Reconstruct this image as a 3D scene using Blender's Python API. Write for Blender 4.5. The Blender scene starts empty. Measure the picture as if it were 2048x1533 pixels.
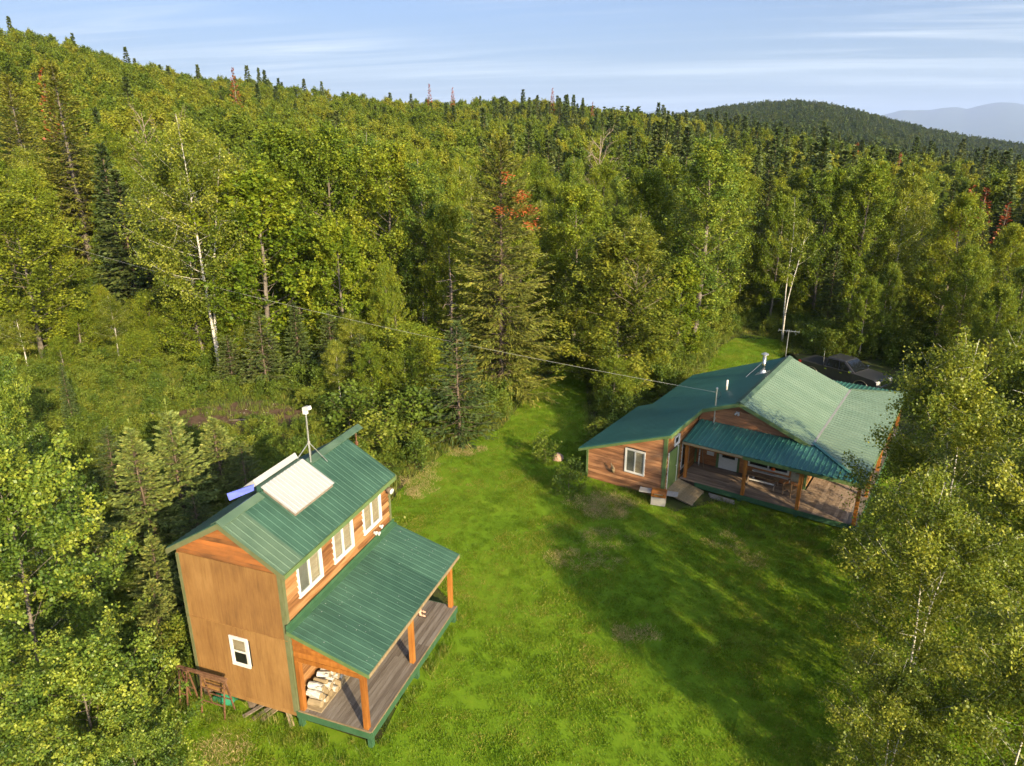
import bpy, math, random
import numpy as np
from mathutils import Vector, Matrix
R_ = math.radians
sc = bpy.context.scene
COL = sc.collection
# ------------------------------------------------------------------ camera, sky, sun, exposure
CAM_H = 16.3
cam_d = bpy.data.cameras.new("camera"); cam = bpy.data.objects.new("camera", cam_d); COL.objects.link(cam)
cam_d.sensor_width = 36.0; cam_d.lens = 36.0 * 1400 / 2048
cam_d.clip_start = 0.3; cam_d.clip_end = 60000
cam.location = (0, 0, CAM_H)
cam.rotation_euler = (math.pi / 2 - math.atan(490.5 / 1400), 0, 0)
sc.camera = cam
SUN_EL, SUN_AZ = R_(21.0), math.atan2(0.53, -0.845)          # azimuth from +Y towards +X
world = bpy.data.worlds.new("World"); sc.world = world; world.use_nodes = True
def build_sky():
    nt = world.node_tree; nt.nodes.clear(); N = nt.nodes.new; L = nt.links.new
    out = N("ShaderNodeOutputWorld"); bg = N("ShaderNodeBackground"); bg.inputs[1].default_value = 0.05
    sky = N("ShaderNodeTexSky"); sky.sky_type = 'NISHITA'; sky.sun_disc = False
    sky.sun_elevation = SUN_EL; sky.sun_rotation = SUN_AZ; sky.altitude = 500; sky.air_density = 0.6; sky.dust_density = 9.0; sky.ozone_density = 4.0
    tc = N("ShaderNodeTexCoord"); sep = N("ShaderNodeSeparateXYZ"); L(tc.outputs['Generated'], sep.inputs[0])
    def math_(op, a, b=None, clamp=False):
        m = N("ShaderNodeMath"); m.operation = op; m.use_clamp = clamp
        for i, v in enumerate((a, b)):
            if v is None: continue
            if isinstance(v, (int, float)): m.inputs[i].default_value = v
            else: L(v, m.inputs[i])
        return m.outputs[0]
    den = math_('ADD', math_('MAXIMUM', sep.outputs[2], 0.0), 0.06)
    u = math_('DIVIDE', sep.outputs[0], den); v = math_('DIVIDE', sep.outputs[1], den)
    # long streaks of thin cirrus lying roughly across the view
    def layer(ku, kv, skew, z, lo, hi, dist=0.4, detail=8, rough=0.6):
        cx = N("ShaderNodeCombineXYZ"); L(math_('MULTIPLY', u, ku), cx.inputs[0]); L(math_('ADD', math_('MULTIPLY', v, kv), math_('MULTIPLY', u, skew)), cx.inputs[1]); cx.inputs[2].default_value = z
        n = N("ShaderNodeTexNoise"); n.inputs['Scale'].default_value = 1.0; n.inputs['Detail'].default_value = detail; n.inputs['Roughness'].default_value = rough; n.inputs['Distortion'].default_value = dist; L(cx.outputs[0], n.inputs['Vector'])
        mr = N("ShaderNodeMapRange"); mr.interpolation_type = 'SMOOTHSTEP'; mr.inputs['From Min'].default_value = lo; mr.inputs['From Max'].default_value = hi; L(n.outputs[0], mr.inputs['Value']); return mr.outputs[0]
    broad = layer(0.16, 0.22, 0.0, CZ[0], 0.42, 0.62, 0.2, 2)
    fine = layer(0.30, 2.4, 0.55, CZ[1], 0.42, 0.78, 0.6, 9, 0.66)
    veil = layer(0.10, 0.60, 0.12, CZ[2], 0.50, 0.75, 0.3, 6)
    fac = math_('ADD', math_('MULTIPLY', math_('MULTIPLY', broad, fine), 0.75), math_('MULTIPLY', veil, 0.35), True)
    mix = N("ShaderNodeMix"); mix.data_type = 'RGBA'; L(fac, mix.inputs[0])
    tint = N("ShaderNodeMix"); tint.data_type = 'RGBA'; tint.blend_type = 'MULTIPLY'; tint.inputs[0].default_value = 1.0; L(sky.outputs[0], tint.inputs[6]); tint.inputs[7].default_value = (1.0, 1.07, 1.10, 1)
    L(tint.outputs[2], mix.inputs[6]); mix.inputs[7].default_value = (CLOUD[0], CLOUD[1], CLOUD[2], 1)
    band = N("ShaderNodeMix"); band.data_type = 'RGBA'; L(math_('MULTIPLY', math_('POWER', 2.718, math_('MULTIPLY', math_('MAXIMUM', sep.outputs[2], 0.0), -9.0)), 0.72, True), band.inputs[0]); L(mix.outputs[2], band.inputs[6]); band.inputs[7].default_value = (3.2, 4.1, 4.5, 1)
    L(band.outputs[2], bg.inputs[0]); L(bg.outputs[0], out.inputs[0])
CLOUD = (3.9, 4.1, 4.3); CZ = (1.3, 5.2, 2.2)
build_sky()
sun_d = bpy.data.lights.new("sun", 'SUN'); sun = bpy.data.objects.new("sun", sun_d); COL.objects.link(sun)
sun_d.energy = 2.4; sun_d.angle = R_(0.5); sun_d.color = (1.0, 0.80, 0.48)
_sd = Vector((math.sin(SUN_AZ) * math.cos(SUN_EL), math.cos(SUN_AZ) * math.cos(SUN_EL), math.sin(SUN_EL)))
sun.rotation_euler = _sd.to_track_quat('Z', 'Y').to_euler(); sun.location = (30, -40, 60)
sc.view_settings.view_transform = 'Standard'; sc.view_settings.look = 'None'
sc.view_settings.gamma = 1.0; sc.view_settings.use_curve_mapping = False
sc.view_settings.exposure = 2.42
sc.render.engine = 'CYCLES'
sc.cycles.max_bounces = 6; sc.cycles.diffuse_bounces = 3; sc.cycles.glossy_bounces = 2; sc.cycles.transmission_bounces = 4; sc.cycles.transparent_max_bounces = 8; sc.cycles.volume_bounces = 0
sc.cycles.use_denoising = True
sc.cycles.sample_clamp_indirect = 6.0
try: sc.cycles.use_auto_tile = False
except Exception: pass

# ------------------------------------------------------------------ helpers
def tag(o, label=None, cat=None, group=None, kind=None):
    if label: o['label'] = label
    if cat: o['category'] = cat
    if group: o['group'] = group
    if kind: o['kind'] = kind
    return o
def empty(name, loc=(0, 0, 0), rz=0.0, parent=None):
    o = bpy.data.objects.new(name, None); COL.objects.link(o); o.location = loc; o.rotation_euler = (0, 0, rz)
    o.empty_display_size = 0.2
    if parent: o.parent = parent
    return o
def mobj(name, me, parent=None, loc=None, rz=None):
    o = bpy.data.objects.new(name, me); COL.objects.link(o)
    if parent: o.parent = parent
    if loc is not None: o.location = loc
    if rz is not None: o.rotation_euler = (0, 0, rz)
    return o
class MB:
    """collects shapes; build() links them as ONE mesh object"""
    def __init__(s): s.v = []; s.f = []; s.m = []; s.cur = 0
    def add(s, vs, fs):
        b = len(s.v); s.v += [tuple(p) for p in vs]; s.f += [tuple(i + b for i in f) for f in fs]; s.m += [s.cur] * len(fs); return s
    def box(s, x0, x1, y0, y1, z0, z1):
        return s.add([(x0, y0, z0), (x1, y0, z0), (x1, y1, z0), (x0, y1, z0), (x0, y0, z1), (x1, y0, z1), (x1, y1, z1), (x0, y1, z1)],
                     [(0, 3, 2, 1), (4, 5, 6, 7), (0, 1, 5, 4), (1, 2, 6, 5), (2, 3, 7, 6), (3, 0, 4, 7)])
    def bar(s, p0, p1, w, h=None, up=(0, 0, 1)):
        h = w if h is None else h
        p0, p1 = Vector(p0), Vector(p1); d = (p1 - p0).normalized(); u = Vector(up)
        if abs(d.dot(u)) > 0.95: u = Vector((0, 1, 0))
        x = d.cross(u).normalized() * (w / 2); y = x.cross(d).normalized() * (h / 2)
        return s.add([p0 - x - y, p0 + x - y, p0 + x + y, p0 - x + y, p1 - x - y, p1 + x - y, p1 + x + y, p1 - x + y],
                     [(0, 3, 2, 1), (4, 5, 6, 7), (0, 1, 5, 4), (1, 2, 6, 5), (2, 3, 7, 6), (3, 0, 4, 7)])
    def tube(s, pts, rad, n=8, cap=True):
        pts = [Vector(p) for p in pts]; rad = [rad] * len(pts) if isinstance(rad, (int, float)) else rad
        b = len(s.v); ref = Vector((0.31, 0.95, 0.1)).normalized()
        for i, p in enumerate(pts):
            d = (pts[min(i + 1, len(pts) - 1)] - pts[max(i - 1, 0)]).normalized()
            r = ref if abs(d.dot(ref)) < 0.9 else Vector((1, 0, 0))
            x = d.cross(r).normalized(); y = d.cross(x)
            for k in range(n):
                a = 2 * math.pi * k / n; s.v.append(tuple(p + (x * math.cos(a) + y * math.sin(a)) * rad[i]))
        for i in range(len(pts) - 1):
            for k in range(n):
                s.f.append((b + i * n + k, b + i * n + (k + 1) % n, b + (i + 1) * n + (k + 1) % n, b + (i + 1) * n + k)); s.m.append(s.cur)
        if cap:
            s.f.append(tuple(b + k for k in range(n))[::-1]); s.m.append(s.cur)
            s.f.append(tuple(b + (len(pts) - 1) * n + k for k in range(n))); s.m.append(s.cur)
        return s
    def lathe(s, c, prof, n=12):
        b = len(s.v)
        for r, z in prof:
            for k in range(n):
                a = 2 * math.pi * k / n; s.v.append((c[0] + r * math.cos(a), c[1] + r * math.sin(a), c[2] + z))
        for i in range(len(prof) - 1):
            for k in range(n):
                s.f.append((b + i * n + k, b + i * n + (k + 1) % n, b + (i + 1) * n + (k + 1) % n, b + (i + 1) * n + k)); s.m.append(s.cur)
        s.f.append(tuple(b + k for k in range(n))[::-1]); s.m.append(s.cur)
        s.f.append(tuple(b + (len(prof) - 1) * n + k for k in range(n))); s.m.append(s.cur)
        return s
    def prism(s, poly, d):
        """poly: list of 3D points (planar), d: extrusion vector"""
        n = len(poly); d = Vector(d); a = [Vector(p) for p in poly]
        return s.add(a + [p + d for p in a], [tuple(range(n))[::-1], tuple(range(n, 2 * n))] + [(i, (i + 1) % n, n + (i + 1) % n, n + i) for i in range(n)])
    def mesh(s, name, mats, smooth=False):
        me = bpy.data.meshes.new(name); me.from_pydata(s.v, [], s.f)
        for m in (mats if isinstance(mats, (list, tuple)) else [mats]): me.materials.append(m)
        me.polygons.foreach_set('material_index', s.m)
        if smooth: me.polygons.foreach_set('use_smooth', [True] * len(s.f))
        # consistent outward normals
        import bmesh
        bm = bmesh.new(); bm.from_mesh(me); bmesh.ops.recalc_face_normals(bm, faces=bm.faces); bm.to_mesh(me); bm.free()
        me.update(); return me
    def build(s, name, mats, parent=None, smooth=False, loc=None, rz=None, bevel=0):
        o = mobj(name, s.mesh(name, mats, smooth), parent, loc, rz)
        if bevel:
            b = o.modifiers.new('bevel', 'BEVEL'); b.width = bevel; b.segments = 2; b.limit_method = 'ANGLE'
        return o
def np_mesh(name, V, F, mats, attrs=None, smooth=False, midx=None):
    """V (n,3); F (m,k) all faces with k corners"""
    V = np.asarray(V, np.float32); F = np.asarray(F, np.int32); m, k = F.shape
    me = bpy.data.meshes.new(name); me.vertices.add(len(V)); me.vertices.foreach_set('co', V.ravel())
    me.loops.add(m * k); me.loops.foreach_set('vertex_index', F.ravel())
    me.polygons.add(m); me.polygons.foreach_set('loop_start', np.arange(0, m * k, k, dtype=np.int32)); me.polygons.foreach_set('loop_total', np.full(m, k, np.int32))
    for mt in (mats if isinstance(mats, (list, tuple)) else [mats]): me.materials.append(mt)
    if midx is not None: me.polygons.foreach_set('material_index', np.asarray(midx, np.int32))
    for nm, arr in (attrs or {}).items():
        a = me.attributes.new(nm, 'FLOAT', 'FACE'); a.data.foreach_set('value', np.asarray(arr, np.float32))
    me.polygons.foreach_set('use_smooth', np.full(m, smooth))
    me.update(); me.validate(); return me

# ------------------------------------------------------------------ materials
def newmat(name):
    m = bpy.data.materials.new(name); m.use_nodes = True; nt = m.node_tree; nt.nodes.clear()
    out = nt.nodes.new("ShaderNodeOutputMaterial"); return m, nt, out
def ramp(nt, fac, stops):
    r = nt.nodes.new("ShaderNodeValToRGB"); e = r.color_ramp.elements
    while len(e) < len(stops): e.new(0.5)
    for i, (p, c) in enumerate(stops): e[i].position = p; e[i].color = (*c, 1)
    nt.links.new(fac, r.inputs[0]); return r.outputs[0]
def noise(nt, scale, detail=4, rough=0.55, stretch=(1, 1, 1), coord='Object', dist=0.0, off=None):
    tc = nt.nodes.new("ShaderNodeTexCoord"); mp = nt.nodes.new("ShaderNodeMapping"); mp.inputs['Scale'].default_value = stretch
    nt.links.new(tc.outputs[coord], mp.inputs[0])
    if off is not None: nt.links.new(off, mp.inputs['Location'])
    n = nt.nodes.new("ShaderNodeTexNoise"); n.inputs['Scale'].default_value = scale; n.inputs['Detail'].default_value = detail; n.inputs['Roughness'].default_value = rough; n.inputs['Distortion'].default_value = dist
    nt.links.new(mp.outputs[0], n.inputs['Vector']); return n.outputs[0]
def mth(nt, op, a, b, clamp=False):
    m = nt.nodes.new("ShaderNodeMath"); m.operation = op; m.use_clamp = clamp
    for i, v in enumerate((a, b)):
        if isinstance(v, (int, float)): m.inputs[i].default_value = v
        else: nt.links.new(v, m.inputs[i])
    return m.outputs[0]
def objrand(nt):
    return nt.nodes.new("ShaderNodeObjectInfo").outputs['Random']
def surf(name, stops, scale=6, stretch=(1, 1, 1), rough=0.7, spec=0.3, metal=0.0, bump=0.0, detail=5, rnd=0.0, bumpscale=None, coat=0.0):
    """noise-driven base colour over `stops`, per-object variation `rnd`"""
    m, nt, out = newmat(name)
    p = nt.nodes.new("ShaderNodeBsdfPrincipled"); nt.links.new(p.outputs[0], out.inputs[0])
    cb = nt.nodes.new("ShaderNodeCombineXYZ"); r = objrand(nt)
    for i, k in enumerate((37.0, 91.0, 53.0)): nt.links.new(mth(nt, 'MULTIPLY', r, k), cb.inputs[i])
    f = noise(nt, scale, detail, 0.6, stretch, off=cb.outputs[0])
    if rnd: f = mth(nt, 'ADD', f, mth(nt, 'MULTIPLY', mth(nt, 'SUBTRACT', r, 0.5), rnd), True)
    nt.links.new(ramp(nt, f, stops), p.inputs['Base Color'])
    p.inputs['Roughness'].default_value = rough; p.inputs['Specular IOR Level'].default_value = spec; p.inputs['Metallic'].default_value = metal
    if coat: p.inputs['Coat Weight'].default_value = coat; p.inputs['Coat Roughness'].default_value = 0.06
    if bump:
        bn = nt.nodes.new("ShaderNodeBump"); bn.inputs['Strength'].default_value = bump; bn.inputs['Distance'].default_value = 0.02
        nt.links.new(noise(nt, bumpscale or scale * 2, 4, 0.6, stretch), bn.inputs['Height']); nt.links.new(bn.outputs[0], p.inputs['Normal'])
    return m
def plain(name, c, rough=0.6, metal=0.0, spec=0.4, coat=0.0, var=0.12):
    c0 = tuple(max(0, x * (1 - var)) for x in c); c1 = tuple(min(1, x * (1 + var)) for x in c)
    return surf(name, [(0.3, c0), (0.7, c1)], 7, rough=rough, metal=metal, spec=spec, coat=coat)
def leafmat(name, stops, trans=0.35, rough=0.5, objv=0.35, tcol=1.25, drift=0.0):
    m, nt, out = newmat(name); N = nt.nodes.new; L = nt.links.new
    at = N("ShaderNodeAttribute"); at.attribute_name = 'tint'
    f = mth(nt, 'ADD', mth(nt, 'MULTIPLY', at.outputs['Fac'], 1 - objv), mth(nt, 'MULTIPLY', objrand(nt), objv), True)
    if drift:
        g = N("ShaderNodeNewGeometry")
        for sc_, am in ((0.30, 1.0), (1.3, 0.7)):
            q = N("ShaderNodeTexNoise"); q.inputs['Scale'].default_value = sc_; q.inputs['Detail'].default_value = 4; L(g.outputs['Position'], q.inputs['Vector'])
            f = mth(nt, 'ADD', f, mth(nt, 'MULTIPLY', mth(nt, 'SUBTRACT', q.outputs[0], 0.5), drift * am), True)
    col = ramp(nt, f, stops)
    d = N("ShaderNodeBsdfPrincipled"); d.inputs['Roughness'].default_value = rough; d.inputs['Specular IOR Level'].default_value = 0.25; L(col, d.inputs['Base Color'])
    t = N("ShaderNodeBsdfTranslucent"); mc = N("ShaderNodeMix"); mc.data_type = 'RGBA'; mc.blend_type = 'MULTIPLY'; mc.inputs[0].default_value = 1.0
    L(col, mc.inputs[6]); mc.inputs[7].default_value = (tcol * 1.15, tcol, 0.45, 1); L(mc.outputs[2], t.inputs[0])
    mx = N("ShaderNodeMixShader"); mx.inputs[0].default_value = trans; L(d.outputs[0], mx.inputs[1]); L(t.outputs[0], mx.inputs[2]); L(mx.outputs[0], out.inputs[0])
    return m
MT = {}
MT['maple'] = leafmat('maple_leaves', [(0.0, (0.062, 0.112, 0.012)), (0.5, (0.157, 0.210, 0.016)), (1.0, (0.294, 0.295, 0.025))])
MT['birch'] = leafmat('birch_leaves', [(0.0, (0.067, 0.103, 0.014)), (0.5, (0.168, 0.213, 0.024)), (1.0, (0.370, 0.380, 0.055))], trans=0.42, rough=0.4, objv=0.12)
MT['aspen'] = leafmat('aspen_leaves', [(0.0, (0.040, 0.085, 0.017)), (0.5, (0.125, 0.188, 0.023)), (1.0, (0.308, 0.342, 0.042))], trans=0.32, rough=0.42, objv=0.12)
MT['broad_far'] = leafmat('broadleaf_canopy', [(0.0, (0.055, 0.098, 0.012)), (0.45, (0.137, 0.184, 0.016)), (1.0, (0.274, 0.262, 0.025))], objv=0.6)
MT['hill'] = leafmat('distant_hill_canopy', [(0.0, (0.027, 0.055, 0.015)), (0.5, (0.063, 0.097, 0.019)), (1.0, (0.137, 0.160, 0.029))], objv=0.6)
MT['needle'] = leafmat('spruce_needles', [(0.0, (0.026, 0.055, 0.015)), (0.6, (0.078, 0.103, 0.024)), (1.0, (0.168, 0.161, 0.035))], trans=0.12, rough=0.6)
MT['brightmaple'] = leafmat('bright_maple_leaves', [(0.0, (0.060, 0.110, 0.010)), (0.5, (0.160, 0.225, 0.014)), (1.0, (0.30, 0.32, 0.025))], trans=0.42, objv=0.1)
MT['gold'] = leafmat('golden_leaves', [(0.0, (0.060, 0.088, 0.010)), (0.5, (0.152, 0.191, 0.014)), (1.0, (0.272, 0.294, 0.025))], trans=0.35, objv=0.1)
MT['layered'] = leafmat('layered_olive_leaves', [(0.0, (0.063, 0.097, 0.013)), (0.5, (0.154, 0.182, 0.019)), (1.0, (0.285, 0.274, 0.034))], trans=0.3, objv=0.1)
MT['hemlock'] = leafmat('hemlock_needles', [(0.0, (0.050, 0.076, 0.014)), (0.5, (0.131, 0.145, 0.022)), (1.0, (0.250, 0.228, 0.036))], trans=0.15, rough=0.6, objv=0.1)
MT['larch'] = leafmat('tamarack_needles', [(0.0, (0.094, 0.110, 0.015)), (0.5, (0.211, 0.220, 0.028)), (1.0, (0.328, 0.316, 0.043))], trans=0.2, rough=0.6, objv=0.1)
MT['bright_needle'] = leafmat('young_spruce_needles', [(0.0, (0.061, 0.103, 0.029)), (0.6, (0.175, 0.209, 0.046)), (1.0, (0.410, 0.360, 0.090))], trans=0.15, rough=0.55, objv=0.1)
MT['red'] = leafmat('dead_red_needles', [(0.0, (0.10, 0.030, 0.010)), (0.6, (0.24, 0.060, 0.014)), (1.0, (0.36, 0.10, 0.022))], trans=0.15, objv=0.2, tcol=1.0)
MT['shrub'] = leafmat('shrub_leaves', [(0.0, (0.048, 0.092, 0.013)), (0.5, (0.120, 0.172, 0.020)), (1.0, (0.228, 0.241, 0.031))], objv=0.5)
MT['grass'] = leafmat('grass_blades', [(0.0, (0.070, 0.145, 0.006)), (0.45, (0.125, 0.210, 0.008)), (0.75, (0.185, 0.230, 0.018)), (1.0, (0.31, 0.27, 0.070))], trans=0.4, objv=0.45, drift=1.1)
MT['tallgrass'] = leafmat('tall_grass_blades', [(0.0, (0.060, 0.105, 0.012)), (0.6, (0.125, 0.165, 0.018)), (1.0, (0.28, 0.23, 0.060))], trans=0.25, objv=0.4)
MT['straw'] = leafmat('dry_grass', [(0.0, (0.210, 0.180, 0.068)), (1.0, (0.495, 0.390, 0.180))], trans=0.2, objv=0.3)
MT['bark'] = surf('bark', [(0.3, (0.055, 0.040, 0.028)), (0.7, (0.16, 0.12, 0.085))], 9, (1, 1, 0.25), 0.9, bump=0.4)
MT['grey_bark'] = surf('grey_bark', [(0.3, (0.075, 0.062, 0.048)), (0.7, (0.19, 0.165, 0.135))], 7, (1, 1, 0.3), 0.9, bump=0.3)
MT['dead_wood'] = surf('dead_wood', [(0.3, (0.136, 0.105, 0.077)), (0.7, (0.248, 0.198, 0.155))], 7, (1, 1, 0.3), 0.9)
MT['birch_bark'] = surf('birch_bark', [(0.36, (0.05, 0.04, 0.035)), (0.46, (0.44, 0.41, 0.36)), (0.75, (0.68, 0.65, 0.60))], 5, (1, 1, 4.0), 0.7, bump=0.2)
GREENTRIM = (0.105, 0.155, 0.060)
MT['trim'] = surf('green_trim_paint', [(0.3, (0.075, 0.125, 0.045)), (0.7, (0.115, 0.165, 0.062))], 3, rough=0.55)
MT['olive'] = surf('weathered_olive_trim', [(0.3, (0.090, 0.101, 0.041)), (0.7, (0.128, 0.131, 0.064))], 3, rough=0.7)
MT['rim'] = surf('green_deck_rim_paint', [(0.3, (0.026, 0.075, 0.034)), (0.7, (0.042, 0.10, 0.048))], 4, rough=0.6)
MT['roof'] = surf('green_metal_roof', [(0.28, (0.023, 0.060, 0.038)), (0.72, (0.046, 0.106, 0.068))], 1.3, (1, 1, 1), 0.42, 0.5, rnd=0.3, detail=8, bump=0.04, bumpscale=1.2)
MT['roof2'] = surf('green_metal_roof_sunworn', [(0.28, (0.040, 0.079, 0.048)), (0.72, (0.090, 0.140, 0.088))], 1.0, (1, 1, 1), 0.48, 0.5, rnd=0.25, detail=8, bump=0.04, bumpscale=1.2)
MT['roof4'] = surf('pale_glare_metal_roof', [(0.28, (0.105, 0.163, 0.112)), (0.72, (0.138, 0.198, 0.139))], 1.0, (1, 1, 1), 0.45, 0.5, rnd=0.25, detail=5)  # low-sun glare on the house's right-hand slopes, put into a paler base colour
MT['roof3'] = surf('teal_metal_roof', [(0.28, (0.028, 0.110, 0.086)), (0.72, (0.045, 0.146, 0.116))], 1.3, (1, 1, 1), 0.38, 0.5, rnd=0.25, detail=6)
MT['log'] = surf('log_siding', [(0.22, (0.099, 0.038, 0.011)), (0.5, (0.223, 0.102, 0.034)), (0.8, (0.322, 0.180, 0.074))], 2.6, (0.5, 0.5, 7), 0.6, rnd=0.45, bump=0.3)
MT['gable'] = surf('gable_siding', [(0.25, (0.045, 0.021, 0.009)), (0.45, (0.158, 0.064, 0.019)), (0.8, (0.330, 0.112, 0.026))], 0.9, (1.0, 1, 2.5), 0.7, rnd=0.2)
MT['brown'] = surf('brown_board_siding', [(0.22, (0.136, 0.061, 0.028)), (0.5, (0.273, 0.124, 0.057)), (0.8, (0.410, 0.209, 0.099))], 2.2, (0.6, 0.6, 7), 0.7, rnd=0.4, bump=0.3)
MT['darkbrown'] = surf('porch_wall_siding', [(0.22, (0.182, 0.068, 0.024)), (0.5, (0.312, 0.128, 0.043)), (0.8, (0.442, 0.203, 0.068))], 2.2, (0.6, 0.6, 7), 0.65, rnd=0.4)
def plymat():
    m, nt, out = newmat('weathered_plywood'); p = nt.nodes.new("ShaderNodeBsdfPrincipled"); nt.links.new(p.outputs[0], out.inputs[0])
    cb = nt.nodes.new("ShaderNodeCombineXYZ"); r = objrand(nt)
    for i, k in enumerate((37.0, 91.0, 53.0)): nt.links.new(mth(nt, 'MULTIPLY', r, k), cb.inputs[i])
    a = noise(nt, 1.1, 6, 0.6, (1.5, 1.5, 0.8), off=cb.outputs[0]); g = noise(nt, 3.0, 10, 0.7, (7, 7, 0.45), off=cb.outputs[0]); st = noise(nt, 1.6, 5, 0.7, (3.2, 3.2, 0.35), dist=0.8, off=cb.outputs[0])
    f = mth(nt, 'ADD', mth(nt, 'ADD', mth(nt, 'MULTIPLY', a, 0.55), mth(nt, 'MULTIPLY', g, 0.45)), mth(nt, 'MULTIPLY', mth(nt, 'SUBTRACT', r, 0.5), 0.22), True)
    c = ramp(nt, f, [(0.25, (0.115, 0.056, 0.020)), (0.45, (0.190, 0.096, 0.031)), (0.6, (0.235, 0.125, 0.041)), (0.8, (0.30, 0.172, 0.065))])
    d = ramp(nt, st, [(0.50, (1, 1, 1)), (0.66, (0.58, 0.54, 0.52))]); mx = nt.nodes.new("ShaderNodeMix"); mx.data_type = 'RGBA'; mx.blend_type = 'MULTIPLY'; mx.inputs[0].default_value = 0.45
    nt.links.new(c, mx.inputs[6]); nt.links.new(d, mx.inputs[7]); nt.links.new(mx.outputs[2], p.inputs['Base Color']); p.inputs['Roughness'].default_value = 0.75; p.inputs['Specular IOR Level'].default_value = 0.25
    return m
MT['ply'] = plymat()
MT['post'] = surf('stained_post_wood', [(0.25, (0.165, 0.056, 0.011)), (0.55, (0.277, 0.102, 0.018)), (0.8, (0.343, 0.152, 0.033))], 3, (2, 2, 0.4), 0.6, rnd=0.3, bump=0.2)
MT['deck'] = surf('weathered_deck_boards', [(0.2, (0.081, 0.065, 0.053)), (0.5, (0.143, 0.118, 0.096)), (0.8, (0.211, 0.186, 0.161))], 2.0, (6, 0.5, 1), 0.8, rnd=0.4, bump=0.2, detail=7)
MT['deckb'] = surf('brown_deck_boards', [(0.2, (0.123, 0.087, 0.059)), (0.5, (0.235, 0.168, 0.118)), (0.8, (0.333, 0.253, 0.187))], 2.0, (0.6, 5, 1), 0.75, rnd=0.35, bump=0.2, detail=7)
MT['plank'] = surf('pale_planks', [(0.25, (0.182, 0.133, 0.070)), (0.75, (0.294, 0.224, 0.133))], 2.5, (1, 6, 1), 0.8, rnd=0.3)
MT['white'] = plain('white_paint', (0.54, 0.53, 0.50), 0.45, var=0.05)
MT['whitemetal'] = surf('white_ribbed_sheet', [(0.3, (0.291, 0.295, 0.291)), (0.7, (0.332, 0.332, 0.324))], 2, rough=0.45)
MT['blind'] = surf('tan_window_blind', [(0.3, (0.36, 0.27, 0.18)), (0.7, (0.52, 0.41, 0.29))], 3, (0.5, 0.5, 3), 0.8)
MT['dark'] = plain('dark_interior', (0.02, 0.02, 0.018), 0.7)
MT['greyblind'] = surf('grey_window_screen', [(0.3, (0.16, 0.15, 0.13)), (0.7, (0.24, 0.22, 0.19))], 3, rough=0.8)
MT['galv'] = plain('galvanised_steel', (0.62, 0.62, 0.60), 0.35, 0.85)
MT['silver'] = plain('bright_flue_steel', (0.80, 0.74, 0.62), 0.22, 1.0)
MT['rust'] = surf('rusty_steel', [(0.3, (0.078, 0.033, 0.017)), (0.7, (0.180, 0.096, 0.051))], 8, rough=0.85)
MT['tarp'] = surf('green_tarp', [(0.3, (0.015, 0.13, 0.07)), (0.7, (0.03, 0.22, 0.12))], 5, rough=0.45, bump=0.4)
MT['blue'] = plain('blue_sheet', (0.10, 0.13, 0.55), 0.4)
MT['stone'] = surf('stone', [(0.3, (0.16, 0.14, 0.12)), (0.7, (0.34, 0.30, 0.25))], 5, rough=0.9, bump=0.5)
MT['pinkstone'] = surf('pale_boulder', [(0.3, (0.22, 0.14, 0.10)), (0.7, (0.34, 0.24, 0.18))], 4, rough=0.9, bump=0.4)
MT['black'] = plain('black_plastic', (0.015, 0.015, 0.016), 0.5)
MT['greyplastic'] = plain('grey_plastic', (0.26, 0.25, 0.24), 0.5)
MT['carpaint'] = plain('black_truck_paint', (0.030, 0.030, 0.034), 0.42, 0.2, 0.5, coat=0.25)
MT['chrome'] = plain('chrome', (0.85, 0.84, 0.82), 0.12, 1.0)
MT['tyre'] = plain('tyre_rubber', (0.02, 0.02, 0.02), 0.85)
MT['alloy'] = plain('alloy_rim', (0.45, 0.42, 0.37), 0.35, 0.9)
MT['redlamp'] = plain('red_lamp_lens', (0.55, 0.03, 0.02), 0.15, 0, 0.6)
MT['wire'] = plain('pale_cable', (0.30, 0.30, 0.27), 0.5)
MT['orangerag'] = plain('orange_cloth', (0.65, 0.12, 0.02), 0.8)
MT['skin'] = plain('skin', (0.55, 0.33, 0.23), 0.5)
MT['shirt'] = plain('blue_shirt', (0.12, 0.17, 0.26), 0.8)
MT['shorts'] = plain('khaki_shorts', (0.30, 0.25, 0.17), 0.8)
MT['hair'] = plain('brown_hair', (0.06, 0.035, 0.02), 0.6)
MT['strap'] = plain('dark_sandal', (0.045, 0.025, 0.02), 0.6)
MT['cream'] = surf('cream_blanket', [(0.3, (0.42, 0.36, 0.24)), (0.7, (0.62, 0.55, 0.40))], 9, rough=0.95, bump=0.5)
MT['chairwood'] = surf('chair_wood', [(0.3, (0.22, 0.12, 0.055)), (0.7, (0.40, 0.25, 0.13))], 5, (1, 1, 0.4), 0.6)
def glassmat():
    m, nt, out = newmat('window_glass'); N = nt.nodes.new
    tr = N("ShaderNodeBsdfTransparent"); tr.inputs[0].default_value = (0.86, 0.88, 0.87, 1); g = N("ShaderNodeBsdfGlossy"); g.inputs['Roughness'].default_value = 0.03; g.inputs[0].default_value = (0.9, 0.9, 0.9, 1)
    fr = N("ShaderNodeLayerWeight"); fr.inputs[0].default_value = 0.5; mx = N("ShaderNodeMixShader")
    nt.links.new(mth(nt, 'ADD', mth(nt, 'MULTIPLY', mth(nt, 'POWER', fr.outputs['Facing'], 4.0), 0.5), 0.05, True), mx.inputs[0]); nt.links.new(tr.outputs[0], mx.inputs[1]); nt.links.new(g.outputs[0], mx.inputs[2]); nt.links.new(mx.outputs[0], out.inputs[0]); return m
MT['glass'] = glassmat()
MT['autoglass'] = plain('tinted_auto_glass', (0.008, 0.010, 0.012), 0.05, 0.0, 0.7)

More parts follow.
